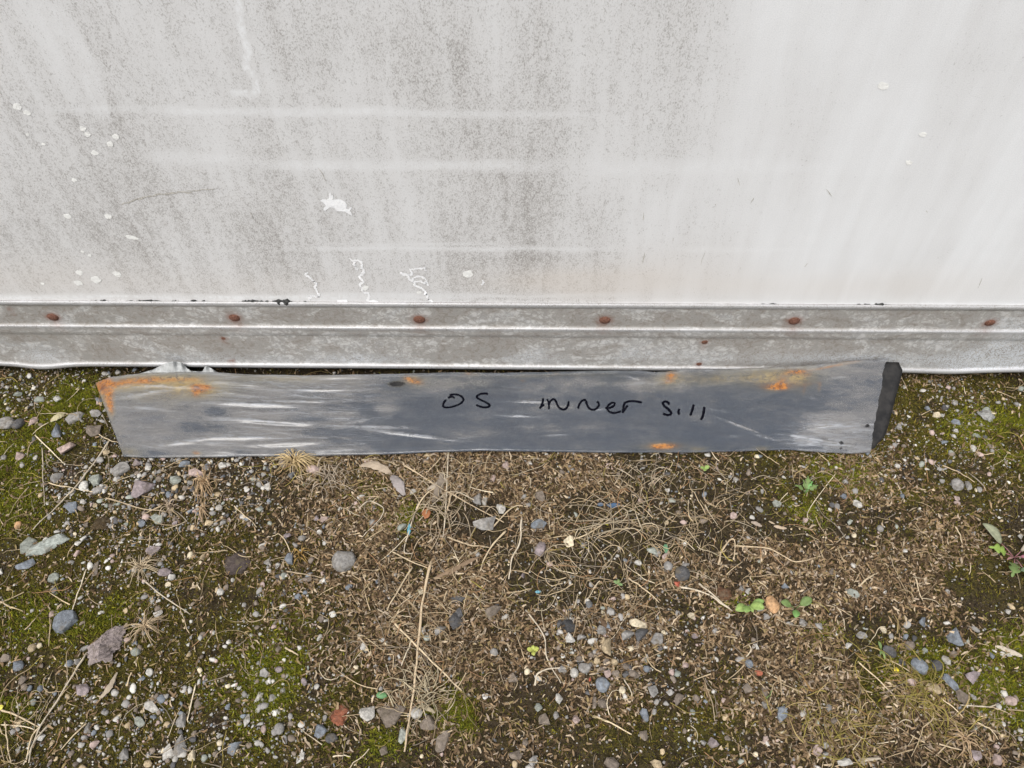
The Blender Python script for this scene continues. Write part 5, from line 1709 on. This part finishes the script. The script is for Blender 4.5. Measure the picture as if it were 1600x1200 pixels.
def weed(px, py, leaves, label, group=None, rise=.006, crown=None):
    p = G(px, py)
    sc = local_scale(p)
    root = empty('weed', (p[0], p[1], hz(p[0], p[1])))
    tag(root, label, 'weed', group)
    for i, (ax, ay, Lp, Wp, col, lob, start) in enumerate(leaves):
        # ax, ay: direction of the leaf as seen in the photo (pixels), start: stalk length in pixels
        q = G(px + ax, py + ay) - p
        a = math.atan2(q[1], q[0])
        st = start / sc
        o = obj('leaf', leaf_mesh(Lp / sc, Wp / sc, col, lob, i + int(px)), M_LEAF, root)
        o.location = (math.cos(a) * st, math.sin(a) * st, rise * (1 + .3 * random.random()))
        o.rotation_euler = (random.uniform(-.15, .15), -.12, a)
        md = o.modifiers.new('thickness', 'SOLIDIFY')
        md.thickness = .0004
        if st > 0:
            P = np.array([[0, 0, .001], [math.cos(a) * st * .5, math.sin(a) * st * .5, rise * .8], [math.cos(a) * st, math.sin(a) * st, rise * 1.1]])
            V, F = tube(P, [.0009, .0008, .0007], 5)
            obj('stalk', face_mesh('stalk', V, F, crown or tuple(np.array(col) * .9)), M_LEAF, root)
    return root


g1, g2, g3 = (.16, .25, .065), (.215, .30, .085), (.12, .175, .055)
weed(1167, 950, [(-20, 10, 22, 14, g2, 0, 4), (-8, 18, 14, 12, g1, 0, 3), (12, 4, 20, 14, g2, 0, 3), (16, -3, 18, 10, g1, 0, 6), (6, 14, 12, 8, g2, 0, 2)], 'pale green seedling with spreading rounded leaves beside chestnut clod', rise=.012)
weed(1240, 955, [(-16, -4, 17, 12, g3, 0, 8), (16, -8, 20, 14, g3, 0, 8), (-2, 14, 15, 11, (.13, .25, .07), 0, 6)], 'three-leaved green seedling to one side of the orange pebble', rise=.012)
weed(1258, 772, [(0, -20, 22, 11, g3, 2.5, 4), (-12, -4, 15, 9, g3, 1.5, 5), (12, -5, 15, 10, g3, 2.5, 5), (-6, -14, 16, 8, g3, 1.5, 4), (8, -14, 16, 8, (.11, .25, .07), 1.5, 4)], 'small ferny green weed beside a yellow-green moss patch', rise=.010)
weed(1584, 872, [(-44, -34, 38, 17, (.22, .23, .15), 0, 26), (-32, -6, 30, 19, (.18, .26, .05), 2.5, 16), (-10, 30, 34, 20, g3, 2.5, 16), (14, 30, 30, 18, (.16, .22, .13), 2.5, 20), (20, -20, 34, 10, (.26, .22, .17), 0, 12), (-26, 14, 16, 4, (.24, .13, .12), 0, 8), (24, 6, 26, 10, (.30, .12, .16), 0, 6)],
     'jagged-leaved weed with purplish stalks spreading flat on dark soil', rise=.010, crown=(.26, .12, .13))
weed(833, 1017, [(-6, -1, 9, 8, (.34, .36, .08), 0, 1), (6, -2, 9, 8, (.34, .36, .08), 0, 1), (1, 6, 8, 7, (.30, .32, .07), 0, 1), (0, -6, 7, 6, (.30, .33, .07), 0, 1)], 'tiny yellow-green seedling alone on brown litter')
weed(1100, 734, [(-5, 0, 7, 6, g2, 0, 0), (5, -1, 8, 7, g2, 0, 0), (0, 4, 6, 6, g2, 0, 0)], 'tiny lime seedling on litter just below the sill panel')
weed(965, 914, [(-5, -3, 8, 5, (.16, .24, .10), 0, 0), (5, 2, 8, 5, (.16, .24, .10), 0, 0), (1, -6, 7, 5, g3, 0, 0)], 'dull green seedling half hidden under dry grass tangle')
weed(1375, 1016, [(-2, 8, 12, 4, g3, 0, 0), (-4, -8, 12, 5, g3, 0, 0), (2, 10, 18, 4, (.2, .26, .08), 0, 0)], 'narrow green grass sprout above the mat of yellowed grass')
